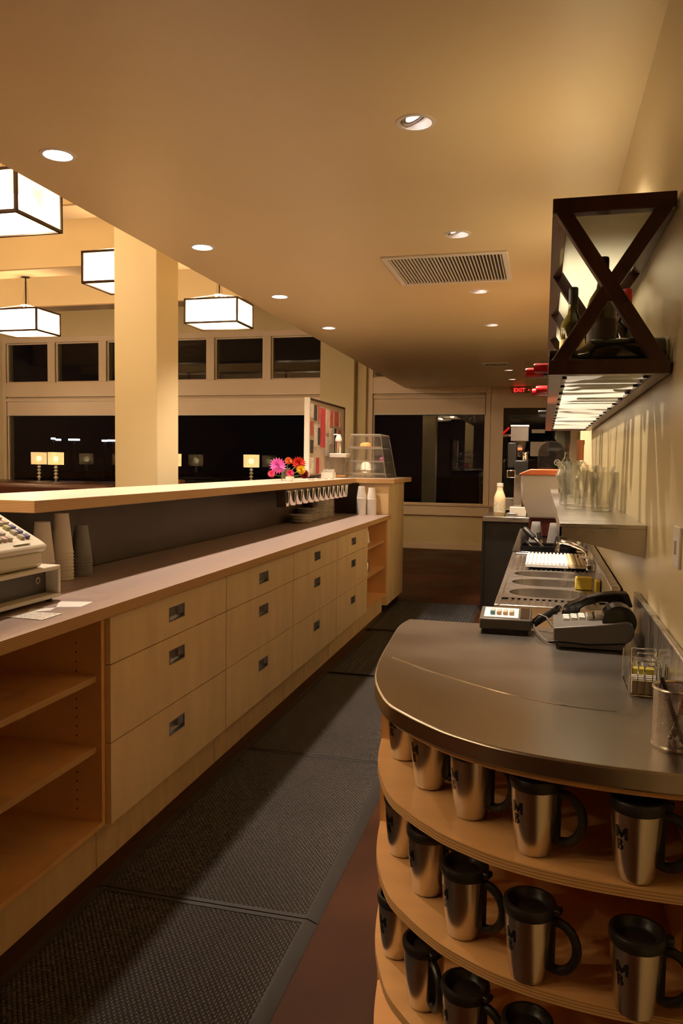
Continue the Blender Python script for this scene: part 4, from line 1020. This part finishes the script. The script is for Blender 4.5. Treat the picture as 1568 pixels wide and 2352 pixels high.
for (x, y, lb) in ((-3.40, 4.38, 'box pendant lamp nearest, cut off at the upper left'), (-3.49, 6.16, 'box pendant lamp half hidden behind the column'), (-3.49, 8.1, 'box pendant lamp right of the column'), (-6.00, 8.2, 'box pendant lamp at the left edge, far row'),
                   (-6.0, 4.38, 'box pendant lamp out of frame over the dining room'), (-6.0, 6.16, 'second box pendant lamp out of frame over the dining room'), (-3.45, 2.56, 'box pendant lamp out of frame beside the bar'), (-3.45, 0.76, 'added box pendant, unseen behind the camera'), (-3.45, -1.04, 'second added box pendant, unseen behind the camera'), (-2.95, 0.15, 'added box pendant, unseen, left of the camera'), (-8.5, 8.2, 'added box pendant, unseen, at the far left'), (-8.5, 10.1, 'added box pendant, unseen, near the left windows'), (-3.0, 1.66, 'added box pendant, unseen, close to the bar end')):  # added ones are unseen lamps brightening the mug shelves and window wall
    p = pend0 if pend0 is None else copy_tree(pend0)
    if p is None: p = pend0 = pendant()
    place(p, (x, y, 2.9), None, lb, 'box pendant lamps over the dining room')
    light('pendant_light', 'POINT', (0, 0, .125), P_PEND, C_PEND, p, .10)

# ================================================================== DINING ROOM THINGS
lg = thing('window_ledge', 'dark brown ledge along the night windows', 'ledge', (-6.3, 12.0, 0))
MB(lg.location).box(-10.4, -3.2, 11.3, 12.78, 0.98, 1.02).build('top', m_tablew, lg)
MB(lg.location).box(-10.3, -3.3, 11.4, 12.7, 0, 0.98).build('base', m_dark, lg)
bh = thing('booth_seat', 'brown leather booth back showing over the bar at left', 'booth', (-7.6, 10.3, 0))
MB(bh.location).box(-9.6, -6.05, 10.1, 10.35, 0, 1.05).build('backrest', m_leather, bh, bevel=.06)
MB(bh.location).box(-9.6, -6.05, 10.35, 10.9, 0, 0.45).build('seat', m_leather, bh, bevel=.03)
m_lshade = glass('lit_lampshade', (1, .9, .7), 1.4, .5, .3, .93, (.85, .66, .38))
def table_lamp():
    o = thing('table_lamp', 'x', 'lamp')
    MB().lathe([(0, 0), (.075, 0), (.078, .008), (.05, .016), (.02, .022), (0, .022)], n=24).build('base', m_chrome, o)
    pr = []; z = .02
    for (r, h) in ((.022, .02), (.042, .055), (.022, .012), (.040, .05), (.021, .012), (.038, .045), (.021, .012), (.036, .04)):
        for k in range(5):
            t = k / 4.0; pr.append((.014 + (r - .014) * math.sin(t * PI), z + h * t))
        z += h
    MB().lathe([(0, .02)] + pr + [(.03, z + .01), (.03, z + .02), (0, z + .02)], n=20).build('stem', m_crystal, o)
    MB().lathe([(.133, .295), (.135, .51)], n=36).build('shade', m_lshade, o)
    MB().lathe([(0.045 * math.sin(math.radians(a)), .40 - .045 * math.cos(math.radians(a))) for a in range(0, 181, 20)], n=14).build('bulb', m_bulb, o)
    return o
tl = None
for (x, y, lb) in ((-8.77, 12.3, 'lit table lamp, leftmost on the ledge'), (-8.22, 12.0, 'lit table lamp, second from left on the ledge'), (-6.28, 12.6, 'lit table lamp mostly hidden behind the column'), (-4.83, 12.6, 'lit table lamp left of the bouquet'), (-3.70, 12.55, 'lit table lamp beside the poster board')):
    t_ = copy_tree(tl) if tl else None
    if t_ is None: t_ = tl = table_lamp()
    place(t_, (x, y, 1.02), None, lb, 'lit table lamps on the ledge')
    light('table_lamp_light', 'POINT', (0, 0, .40), 32.0, C_PEND, t_, .047)
for i, (x, y, z, w, hh, m, lb) in enumerate(((-6.15, 11.6, 1.02, .30, .03, m_paper, 'white magazine lying on the ledge by the lamps'), (-5.75, 11.6, 1.02, .24, .085, mat('box_brown', (.30, .12, .07), .6), 'small brown box on the ledge left of the column'), (-6.0, 11.9, 1.02, .10, .07, mat('grey_box', (.25, .22, .18), .5), 'small grey box on the ledge left of the column'))):
    tag(MB((x, y, z)).box(x - w / 2, x + w / 2, y - .1, y + .1, z, z + hh).build(['magazine', 'keepsake_box', 'keepsake_box'][i], m, bevel=.004), lb, ['magazine', 'box', 'box'][i])

# ================================================================== THINGS ON THE BAR TOP
ZBAR = 1.272
# flowers
vs = thing('flower_vase', 'small glass vase holding the bright bouquet on the bar', 'vase', (-1.93, 5.78, ZBAR))
MB().lathe([(0, .003), (.035, 0), (.040, .01), (.036, .05), (.030, .085), (.034, .10), (.031, .10), (.027, .085), (.033, .05), (.036, .012), (0, .012)], n=24).build('vessel', m_glass, vs)
def bloom(c, r, layers, col, tip, label, vbase=(-1.93, 5.78, ZBAR + .02), name='dahlia'):
    o = thing(name, label, 'flower', vbase, 'flowers in the bouquet')
    c = Vector(c)
    m_p = mat('petal_' + label.split()[0] + label.split()[-1], col, .6, var=.35, scale=60)
    q = MB(vbase)
    axis = (Vector((0.55, -1, .35))).normalized(); e1 = axis.orthogonal().normalized(); e2 = axis.cross(e1)
    for li in range(layers):
        n = 18 - li * 2; el = math.radians(8 + li * 75.0 / layers); ln = r * (1 - .12 * li)
        for k in range(n):
            a = 2 * PI * k / n + li * .31
            rad = e1 * math.cos(a) + e2 * math.sin(a); d = (rad * math.cos(el) + axis * math.sin(el)).normalized()
            s_ = axis.cross(rad).normalized(); w = r * .17
            p0 = c + axis * .004 * li; nrm = d.cross(s_).normalized()
            q.add([p0 - s_ * w * .4, p0 + s_ * w * .4, p0 + d * ln * .6 + s_ * w + nrm * .003, p0 + d * ln, p0 + d * ln * .6 - s_ * w + nrm * .003], [(0, 1, 2, 3, 4)])
    q.build('petals', m_p, o, smooth=False)
    MB(vbase).lathe([(0, -.012), (r * .2, -.008), (r * .3, .004), (r * .18, .016), (0, .018)], c, 12).build('centre', mat('petal_centre_' + label.split()[0], tip, .6), o)
    MB(vbase).tube([vbase, (vbase[0] * .6 + c.x * .4, vbase[1] * .6 + c.y * .4, (vbase[2] + c.z) / 2), tuple(c - axis * .01)], .0035, 6).build('stem', mat('stem_green', (.05, .12, .02), .6), o)
bloom((-1.97, 5.70, 1.385), .070, 6, (.80, .18, .62), (.7, .1, .5), 'pink dahlia, largest bloom of the bouquet')
bloom((-1.89, 5.98, 1.405), .062, 5, (.62, .03, .015), (.5, .02, .01), 'scarlet dahlia at the top right of the bouquet')
bloom((-1.93, 5.84, 1.425), .034, 4, (.80, .20, .03), (.7, .2, .02), 'orange dahlia at the top of the bouquet')
bloom((-1.86, 5.94, 1.355), .042, 5, (.85, .55, .02), (.8, .5, .02), 'yellow dahlia at the right of the bouquet')
bloom((-1.89, 5.76, 1.33), .034, 4, (.70, .06, .20), (.6, .05, .1), 'rose dahlia below the pink one')
bloom((-2.0, 5.64, 1.325), .032, 4, (.75, .08, .22), (.6, .05, .1), 'magenta dahlia low on the left')
bloom((-1.86, 6.03, 1.32), .045, 4, (.22, .006, .02), (.2, .01, .02), 'crimson dahlia low on the right')
tc_ = thing('tealight_cup', 'small white cup with an orange flower at the foot of the bouquet', 'cup', (-1.85, 5.63, ZBAR))
MB().lathe([(0, 0), (.022, 0), (.034, .035), (.031, .035), (.020, .004), (0, .004)], n=20).build('bowl', m_cupw, tc_)
MB().lathe([(0, .018), (.024, .028), (.02, .04), (0, .045)], n=14).build('flower', m_orange, tc_)
cd = thing('packet_caddy', 'white square caddy of sugar packets on the bar', 'caddy', (-1.93, 7.02, ZBAR))
MB().prism([(-.055, -.055), (.055, -.055), (.055, .055), (-.055, .055)], 0, .004).box(-.055, .055, -.055, -.051, .004, .055).box(-.055, .055, .051, .055, .004, .055).box(-.055, -.051, -.051, .051, .004, .055).box(.051, .055, -.051, .051, .004, .055).build('tray', m_white, cd)
for i in range(8):
    x = -1.93 - .042 + i * .012
    tag(MB((x, 7.02, ZBAR + .005)).box(x, x + .008, 6.98 + .004 * (i % 3), 7.055, ZBAR + .005, ZBAR + .075 + .008 * (i % 2)).build('sugar_packet', m_paper), 'white sugar packet in the white caddy, %s from the left' % ORDW[i], 'packet', 'packets in the white caddy')
for i in range(7):
    y = 6.05 + i * .10
    tag(place(MB().lathe([(0, 0), (.016, 0), (.020, .006), (.017, .012), (.008, .014), (0, .014)], n=16).build('tealight_holder', m_crystal), (-1.80 - .05 * (i % 2), y, ZBAR)), 'tiny clear tealight holder on the bar, %s beyond the bouquet' % ORDW[i], 'tealight', 'tealight holders on the bar')
# poster board
pb = thing('poster_board', 'standing white framed board covered with small posters on the bar', 'board', (-2.05, 7.4, ZBAR))
MB(pb.location).box(-2.07, -2.045, 6.75, 8.04, 1.30, 1.985).build('panel', mat('board_face', (.50, .40, .30), .6, var=.1, scale=6), pb)
q = MB(pb.location); q.box(-2.082, -2.036, 6.735, 6.765, 1.29, 1.995); q.build('frame_end', m_white, pb)
q = MB(pb.location); q.box(-2.078, -2.040, 6.765, 8.055, 1.975, 1.995).box(-2.078, -2.040, 6.765, 8.055, 1.285, 1.30).box(-2.078, -2.040, 8.04, 8.055, 1.30, 1.975); q.build('frame', m_pf, pb)
q = MB(pb.location); q.box(-2.14, -1.98, 6.9, 6.95, ZBAR, 1.286).box(-2.14, -1.98, 7.8, 7.85, ZBAR, 1.286); q.build('foot', m_pf, pb)
pal = [((.50, .05, .05), 'red'), ((.62, .50, .38), 'tan'), ((.035, .03, .035), 'black'), ((.60, .42, .30), 'buff'), ((.45, .10, .06), 'brick'), ((.65, .58, .48), 'pale')]
spec = [(6.80, 6.90, 1.82, 1.95, 1), (6.80, 6.90, 1.66, 1.79, 4), (6.80, 6.90, 1.50, 1.62, 2), (6.92, 7.01, 1.80, 1.94, 2), (6.92, 7.03, 1.56, 1.76, 5), (7.04, 7.11, 1.80, 1.95, 4), (7.13, 7.30, 1.56, 1.93, 0), (7.05, 7.12, 1.58, 1.74, 2), (7.33, 7.44, 1.70, 1.92, 3), (7.33, 7.44, 1.48, 1.66, 5), (7.47, 7.58, 1.78, 1.93, 4), (7.47, 7.56, 1.60, 1.75, 1), (7.62, 7.80, 1.78, 1.93, 4), (7.64, 7.72, 1.52, 1.76, 2), (7.78, 7.90, 1.55, 1.75, 4), (7.83, 7.97, 1.78, 1.93, 3), (7.0, 7.10, 1.31, 1.46, 0), (6.80, 6.92, 1.32, 1.46, 5), (7.15, 7.28, 1.33, 1.5, 3)]
for i, (y0, y1, z0, z1, c) in enumerate(spec):
    MB(pb.location).box(-2.0445, -2.0425, y0, y1, z0, z1).build('poster', mat('poster_' + pal[c][1], pal[c][0], .6, var=.25, scale=18), pb)
# jar with lid and small dispenser
jr = thing('acrylic_jar', 'clear square jar with white lid between poster board and pastry case', 'jar', (-1.90, 7.32, ZBAR))
q = MB()
q.box(-.075, .075, -.075, .075, 0, .004)
for bx in ((-.075, .075, -.075, -.072), (-.075, .075, .072, .075), (-.075, -.072, -.072, .072), (.072, .075, -.072, .072)): q.box(*bx, .004, .195)
q.build('walls', m_acryl, jr)
MB().box(-.082, .082, -.082, .082, .196, .232).build('lid', m_white, jr, bevel=.004)
MB().box(-.06, .06, -.06, .06, .006, .03).build('contents', m_bread, jr, bevel=.008)
nd = thing('cream_dispenser', 'tall white and chrome dispenser standing on the white jar lid', 'dispenser', (-1.92, 7.34, ZBAR + .232))
MB().lathe([(0, 0), (.032, 0), (.032, .12), (.028, .13), (0, .13)], n=24).build('canister', m_steelv, nd)
MB().lathe([(.033, .118), (.033, .14), (.022, .165), (.018, .185), (0, .185)], n=24).build('cap', m_white, nd)
MB().tube([(0, 0, .175), (-.03, 0, .185), (-.05, 0, .178)], .006, 8).build('nozzle', m_white, nd)
# pastry case
pcase = thing('pastry_case', 'clear acrylic tiered pastry case on the bar end', 'pastry case', (-1.66, 7.66, ZBAR))
pa = pcase.location; t = .004
def slab4(pts, name, m=m_acryl):
    a, b2, c, d = [Vector(p) for p in pts]; n = (b2 - a).cross(d - a).normalized() * t
    q = MB(pa); q.add([a, b2, c, d, a + n, b2 + n, c + n, d + n], [(3, 2, 1, 0), (4, 5, 6, 7), (0, 1, 5, 4), (1, 2, 6, 5), (2, 3, 7, 6), (3, 0, 4, 7)]); return q.build(name, m, pcase)
x0, x1, xt0, xt1, ya, yb, zt = -1.90, -1.46, -1.82, -1.53, 7.38, 7.92, ZBAR + .42
slab4([(x0, ya, ZBAR + .004), (x1, ya, ZBAR + .004), (xt1, ya + .06, zt), (xt0, ya + .06, zt)], 'front_pane')
slab4([(x1, yb, ZBAR + .004), (x0, yb, ZBAR + .004), (xt0, yb - .06, zt), (xt1, yb - .06, zt)], 'back_pane')
slab4([(x0, yb, ZBAR + .004), (x0, ya, ZBAR + .004), (xt0, ya + .06, zt), (xt0, yb - .06, zt)], 'side_pane')
slab4([(x1, ya, ZBAR + .004), (x1, yb, ZBAR + .004), (xt1, yb - .06, zt), (xt1, ya + .06, zt)], 'side_pane')
slab4([(xt0, ya + .06, zt), (xt1, ya + .06, zt), (xt1, yb - .06, zt), (xt0, yb - .06, zt)], 'top_pane')
for i, z in enumerate((.03, .15, .285)):
    k = z / .42; q = MB(pa); q.box(x0 + (xt0 - x0) * k + .012, x1 + (xt1 - x1) * k - .012, ya + .07, yb - .07, ZBAR + z, ZBAR + z + .006)
    q.box(x0 + (xt0 - x0) * k + .012, x1 + (xt1 - x1) * k - .012, ya + .066, ya + .07, ZBAR + z, ZBAR + z + .02); q.build('tray', m_acrylt, pcase)
MB(pa).box(x0 - .01, x1 + .01, ya - .01, yb + .01, ZBAR, ZBAR + .004).build('base', m_acrylt, pcase)
for e0, e1 in (((x0, ya), (xt0, ya + .06)), ((x1, ya), (xt1, ya + .06)), ((x0, yb), (xt0, yb - .06)), ((x1, yb), (xt1, yb - .06))): MB(pa).tube([(e0[0], e0[1], ZBAR + .005), (e1[0], e1[1], zt)], .0045, 6).build('bright_corner_edge', m_acrylt, pcase)  # pale strips added to make the acrylic edges look brighter
for e0, e1 in (((xt0, ya + .06), (xt1, ya + .06)), ((xt1, ya + .06), (xt1, yb - .06)), ((xt1, yb - .06), (xt0, yb - .06)), ((xt0, yb - .06), (xt0, ya + .06))): MB(pa).tube([(*e0, zt), (*e1, zt)], .005, 6).build('bright_top_edge', m_acrylt, pcase)  # same brightening strips round the top edge
tag(place(MB().lathe([(0, 0), (.05, .002), (.062, .018), (.055, .04), (.03, .055), (0, .058)], n=24).build('bun', m_bread), (-1.71, 7.60, ZBAR + .2915)), 'golden round bun on the top tray of the pastry case', 'bun')
tag(place(MB().lathe([(0, 0), (.02, .0), (.026, .03), (.018, .045), (0, .05)], n=16).build('wrapped_sweet', mat('pink_wrap', (.55, .12, .35), .4)), (-1.54, 7.58, ZBAR + .1565)), 'small pink wrapped sweet on the middle tray of the pastry case', 'sweet')
# glass holder rail under the bar
hr = thing('tumbler_rail', 'dark rail of steel tumblers under the bar edge', 'rail', (-1.78, 6.2, 1.16))
MB(hr.location).box(-1.90, -1.745, 5.24, 7.16, 1.214, 1.228).build('rail', m_dark, hr)
MB(hr.location).box(-1.812, -1.745, 5.225, 5.24, 1.10, 1.228).build('end_bracket', m_dark, hr)
tb0 = None
for i in range(12):
    y = 5.325 + i * .157
    if tb0 is None:
        tb0 = o = MB().lathe([(0, 0), (.043, 0), (.045, .003), (.052, .112), (.050, .112), (.043, .006), (0, .006)], n=28).build('steel_tumbler', m_chrome)
    else:
        o = tb0.copy(); COL.objects.link(o)
    place(o, (-1.80, y, 1.1018)); tag(o, ('polished steel tumbler hanging under the bar, %s' % ['nearest the camera', 'second', 'third', 'fourth', 'fifth', 'sixth', 'seventh', 'eighth', 'ninth', 'tenth', 'eleventh', 'farthest'][i]) + (' in the row' if 0 < i < 11 else ' of the row'), 'tumbler', 'steel tumblers under the bar')

# ================================================================== THINGS ON THE WORKTOP
pl0 = None
def plates(x, y, r, n, label, grp):
    base = None
    for k in range(n):
        if base is None:
            base = o = MB().lathe([(0, .004), (r * .62, 0), (r * .66, .003), (r * .99, .0125), (r, .0145), (r * .96, .0145), (r * .64, .0065), (0, .0065)], n=32).build('plate', m_china)
        else:
            o = base.copy(); COL.objects.link(o)
        o.location = (x, y, ZT1 + k * .0125); tag(o, label + ', ' + from_top(k, n), 'plate', grp)
plates(-1.87, 5.98, .095, 5, 'white plate in the lowest stack under the bar', 'plates, nearest stack')
plates(-1.88, 6.24, .095, 8, 'white plate in the second nearest stack under the bar', 'plates, second stack')
plates(-1.88, 6.50, .090, 13, 'white plate in the third nearest stack under the bar', 'plates, third stack')
plates(-1.88, 6.74, .085, 14, 'white plate in the farthest stack under the bar', 'plates, farthest stack')
cup_stack((-1.645, 7.16, ZT1), .030, .044, .115, 13, .0125, m_cupw, 'white paper cup in the left stack at the bar end', 'white cups at the bar end, left stack')
cup_stack((-1.555, 7.20, ZT1), .030, .044, .112, 13, .0118, m_cupw, 'white paper cup in the right stack at the bar end', 'white cups at the bar end, right stack')
cup_stack((-1.885, 2.66, ZT1), .029, .045, .16, 7, .0135, m_cup, 'cream paper cup in the stack behind the cash register', 'cream cups, stack by the register')
cup_stack((-1.878, 2.775, ZT1), .028, .045, .16, 9, .0135, m_cup, 'cream paper cup in the tallest stack under the bar', 'cream cups, tallest stack')
cup_stack((-1.862, 2.89, ZT1), .026, .043, .135, 8, .011, m_clearcup, 'clear plastic cup in the stack beside the cream cups', 'clear cups beside the cream cups', name='plastic_cup')
# cash register on its stand
rs = thing('register_stand', 'beige open fronted stand under the cash register', 'stand', (-1.77, 2.05, ZT1))
q = MB(rs.location); xa, xb, ya, yb = -1.95, -1.605, 1.60, 2.365; z0, z1 = ZT1 + .012, 1.055; w = .014
q.box(xa, xb, ya, yb, z1 - w, z1); q.box(xa, xb, ya, yb, z0, z0 + w); q.box(xa, xb, yb - w, yb, z0 + w, z1 - w); q.box(xa, xb, ya, ya + w, z0 + w, z1 - w); q.box(xa, xa + w, ya + w, yb - w, z0 + w, z1 - w)
q.build('shell', m_beige, rs, bevel=.003)
MB(rs.location).box(xa + w, xb - .05, ya + w, yb - w, z0 + w, z1 - w).build('cash_drawer', m_greyd, rs)
q = MB(rs.location); q.lathe([(.006, -1.66), (.013, -1.66), (.013, -1.653), (.006, -1.653)], (0, 2.305, 1.005), 18, axis='x', closed=True); q.build('lock', m_chrome, rs)
for (x, y) in ((-1.93, 1.63), (-1.63, 1.63), (-1.93, 2.33), (-1.63, 2.33)): MB(rs.location).cyl((x, y, 0), .012, ZT1, z0, 12).build('foot', m_black, rs)
rg = thing('cash_register', 'beige cash register with sloping keyboard at the left edge', 'cash register', (-1.77, 1.95, 1.055)); ra = rg.location
q = MB(ra); q.prism([(-1.95, 1.056), (-1.63, 1.056), (-1.62, 1.066), (-1.622, 1.108), (-1.95, 1.108)], 1.62, 2.285, axis='y'); q.build('lower_body', m_beige, rg, bevel=.006, recalc=True)
q = MB(ra); q.prism([(-1.955, 1.110), (-1.620, 1.110), (-1.606, 1.120), (-1.608, 1.132), (-1.63, 1.146), (-1.70, 1.182), (-1.80, 1.235), (-1.86, 1.262), (-1.955, 1.275)], 1.61, 2.295, axis='y'); q.build('upper_body', m_beige, rg, bevel=.012, recalc=True)
sl = math.atan2(1.235 - 1.146, -.17)
def rk(x): return 1.146 + (-1.63 - x) * (.089 / .17)
kp = {}
for r in range(5):
    for c in range(12):
        x = -1.655 - r * .027; y = 2.245 - c * .026 - (.035 if c > 1 else 0)
        cn = ('key_blue', (.10, .12, .30)) if (c == 0 and r < 3) else ('key_red', (.42, .16, .13)) if (c == 0 and r == 4) else ('key_green', (.35, .36, .16)) if (c == 1 and r == 2) else ('key_rose', (.48, .36, .32)) if c % 3 == 0 else ('key_grey', (.42, .38, .33))
        if cn[0] not in kp:
            ob = MB().box(-.010, .010, -.010, .010, -.004, .010).build('key', mat(cn[0], cn[1], .4), rg, bevel=.002); kp[cn[0]] = ob
        else:
            ob = kp[cn[0]].copy(); COL.objects.link(ob); ob.parent = rg
        ob.location = Vector((x, y, rk(x))) - ra; ob.rotation_euler = (0, math.atan(.089 / .17), 0)
q = MB(ra); q.box(-1.632, -1.618, 2.14, 2.22, 1.142, 1.1445); q.build('name_plate', m_white, rg, rot=None)
for (i, p) in enumerate(([(-1.476, 2.36), (-1.463, 2.265), (-1.535, 2.235), (-1.588, 2.33)], [(-1.53, 2.225), (-1.515, 2.175), (-1.57, 2.13), (-1.595, 2.18)], [(-1.45, 2.146), (-1.449, 2.04), (-1.585, 2.044), (-1.575, 2.141)])):
    z = ZT1 + .0004 + i * .0005
    o = tag(MB((-1.52, 2.2, ZT1)).prism(p, z, z + .0003).build('receipt', m_paper if i != 2 else mat('printed_receipt', (.70, .66, .60), .8, var=.35, scale=120)), ['white receipt nearest the drawers on the worktop', 'small white slip beside the receipt on the worktop', 'printed receipt lying below the cash register'][i], 'receipt')
tag(MB((-1.83, 2.45, ZT1)).box(-1.86, -1.80, 2.41, 2.50, ZT1, ZT1 + .09).build('card_box', m_blue, bevel=.004), 'small dark blue box between register and cup stacks', 'box')
# in the far open cabinet
cup_stack((-1.56, 6.98, 0.69), .026, .037, .09, 3, .009, m_cupw, 'white paper cup in the far open cabinet stack', 'cups in the far open cabinet')
for i, (y, h) in enumerate(((6.60, .14), (6.71, .11), (6.80, .11))):
    s_ = thing('creamer_jug', 'small steel creamer jug on the middle shelf of the far cabinet, %s' % ('tallest', 'middle', 'farthest')[i], 'jug', (-1.52, y, .44), 'creamer jugs in the far cabinet')
    MB().lathe([(0, 0), (.038, 0), (.040, .006), (.036, h * .7), (.028, h * .85), (.030, h), (0, h)], n=20).build('body', m_steelv, s_)
    MB().lathe([(.03, h), (.02, h + .012), (.006, h + .016), (.006, h + .026), (0, h + .027)], n=16).build('lid', m_chrome, s_)

# ================================================================== MATS
def floor_mat(x0, x1, y0, y1, label, ribbed=False):
    o = thing('rubber_mat', label, 'mat', ((x0 + x1) / 2, (y0 + y1) / 2, 0), 'rubber floor mats in the aisle'); at = o.location; f = .045
    q = MB(at); q.box(x0 + f, x1 - f, y0 + f * .4, y1 - f * .4, 0.001, .011); q.build('tread', m_matd if ribbed else m_mat, o)
    MB(at).prism([(x0, .001), (x0 + f, .001), (x0 + f, .013), (x0 + f - .012, .013)], y0, y1, axis='y').build('side_rim', m_matrim, o, recalc=True)
    MB(at).prism([(x1, .001), (x1 - f, .001), (x1 - f, .013), (x1 - f + .012, .013)], y0, y1, axis='y').build('side_rim', m_matrim, o, recalc=True)
    for y in (y0, y1 - f * .4): MB(at).box(x0 + f, x1 - f, y, y + f * .4, .001, .0125).build('end_rim', m_matrim, o)
floor_mat(-1.40, -0.632, 0.95, 2.235, 'black bubbled rubber mat nearest the camera')
floor_mat(-1.40, -0.632, 2.24, 3.545, 'black bubbled rubber mat, second from the camera')
floor_mat(-1.40, -0.632, 3.55, 4.98, 'black rubber mat, third, beside the drawers')
floor_mat(-1.38, -0.632, 5.02, 6.40, 'dark rubber mat, fourth, beside the far drawers', True)
floor_mat(-1.44, -0.57, 6.44, 7.86, 'ribbed dark rubber mat at the far end of the aisle', True)
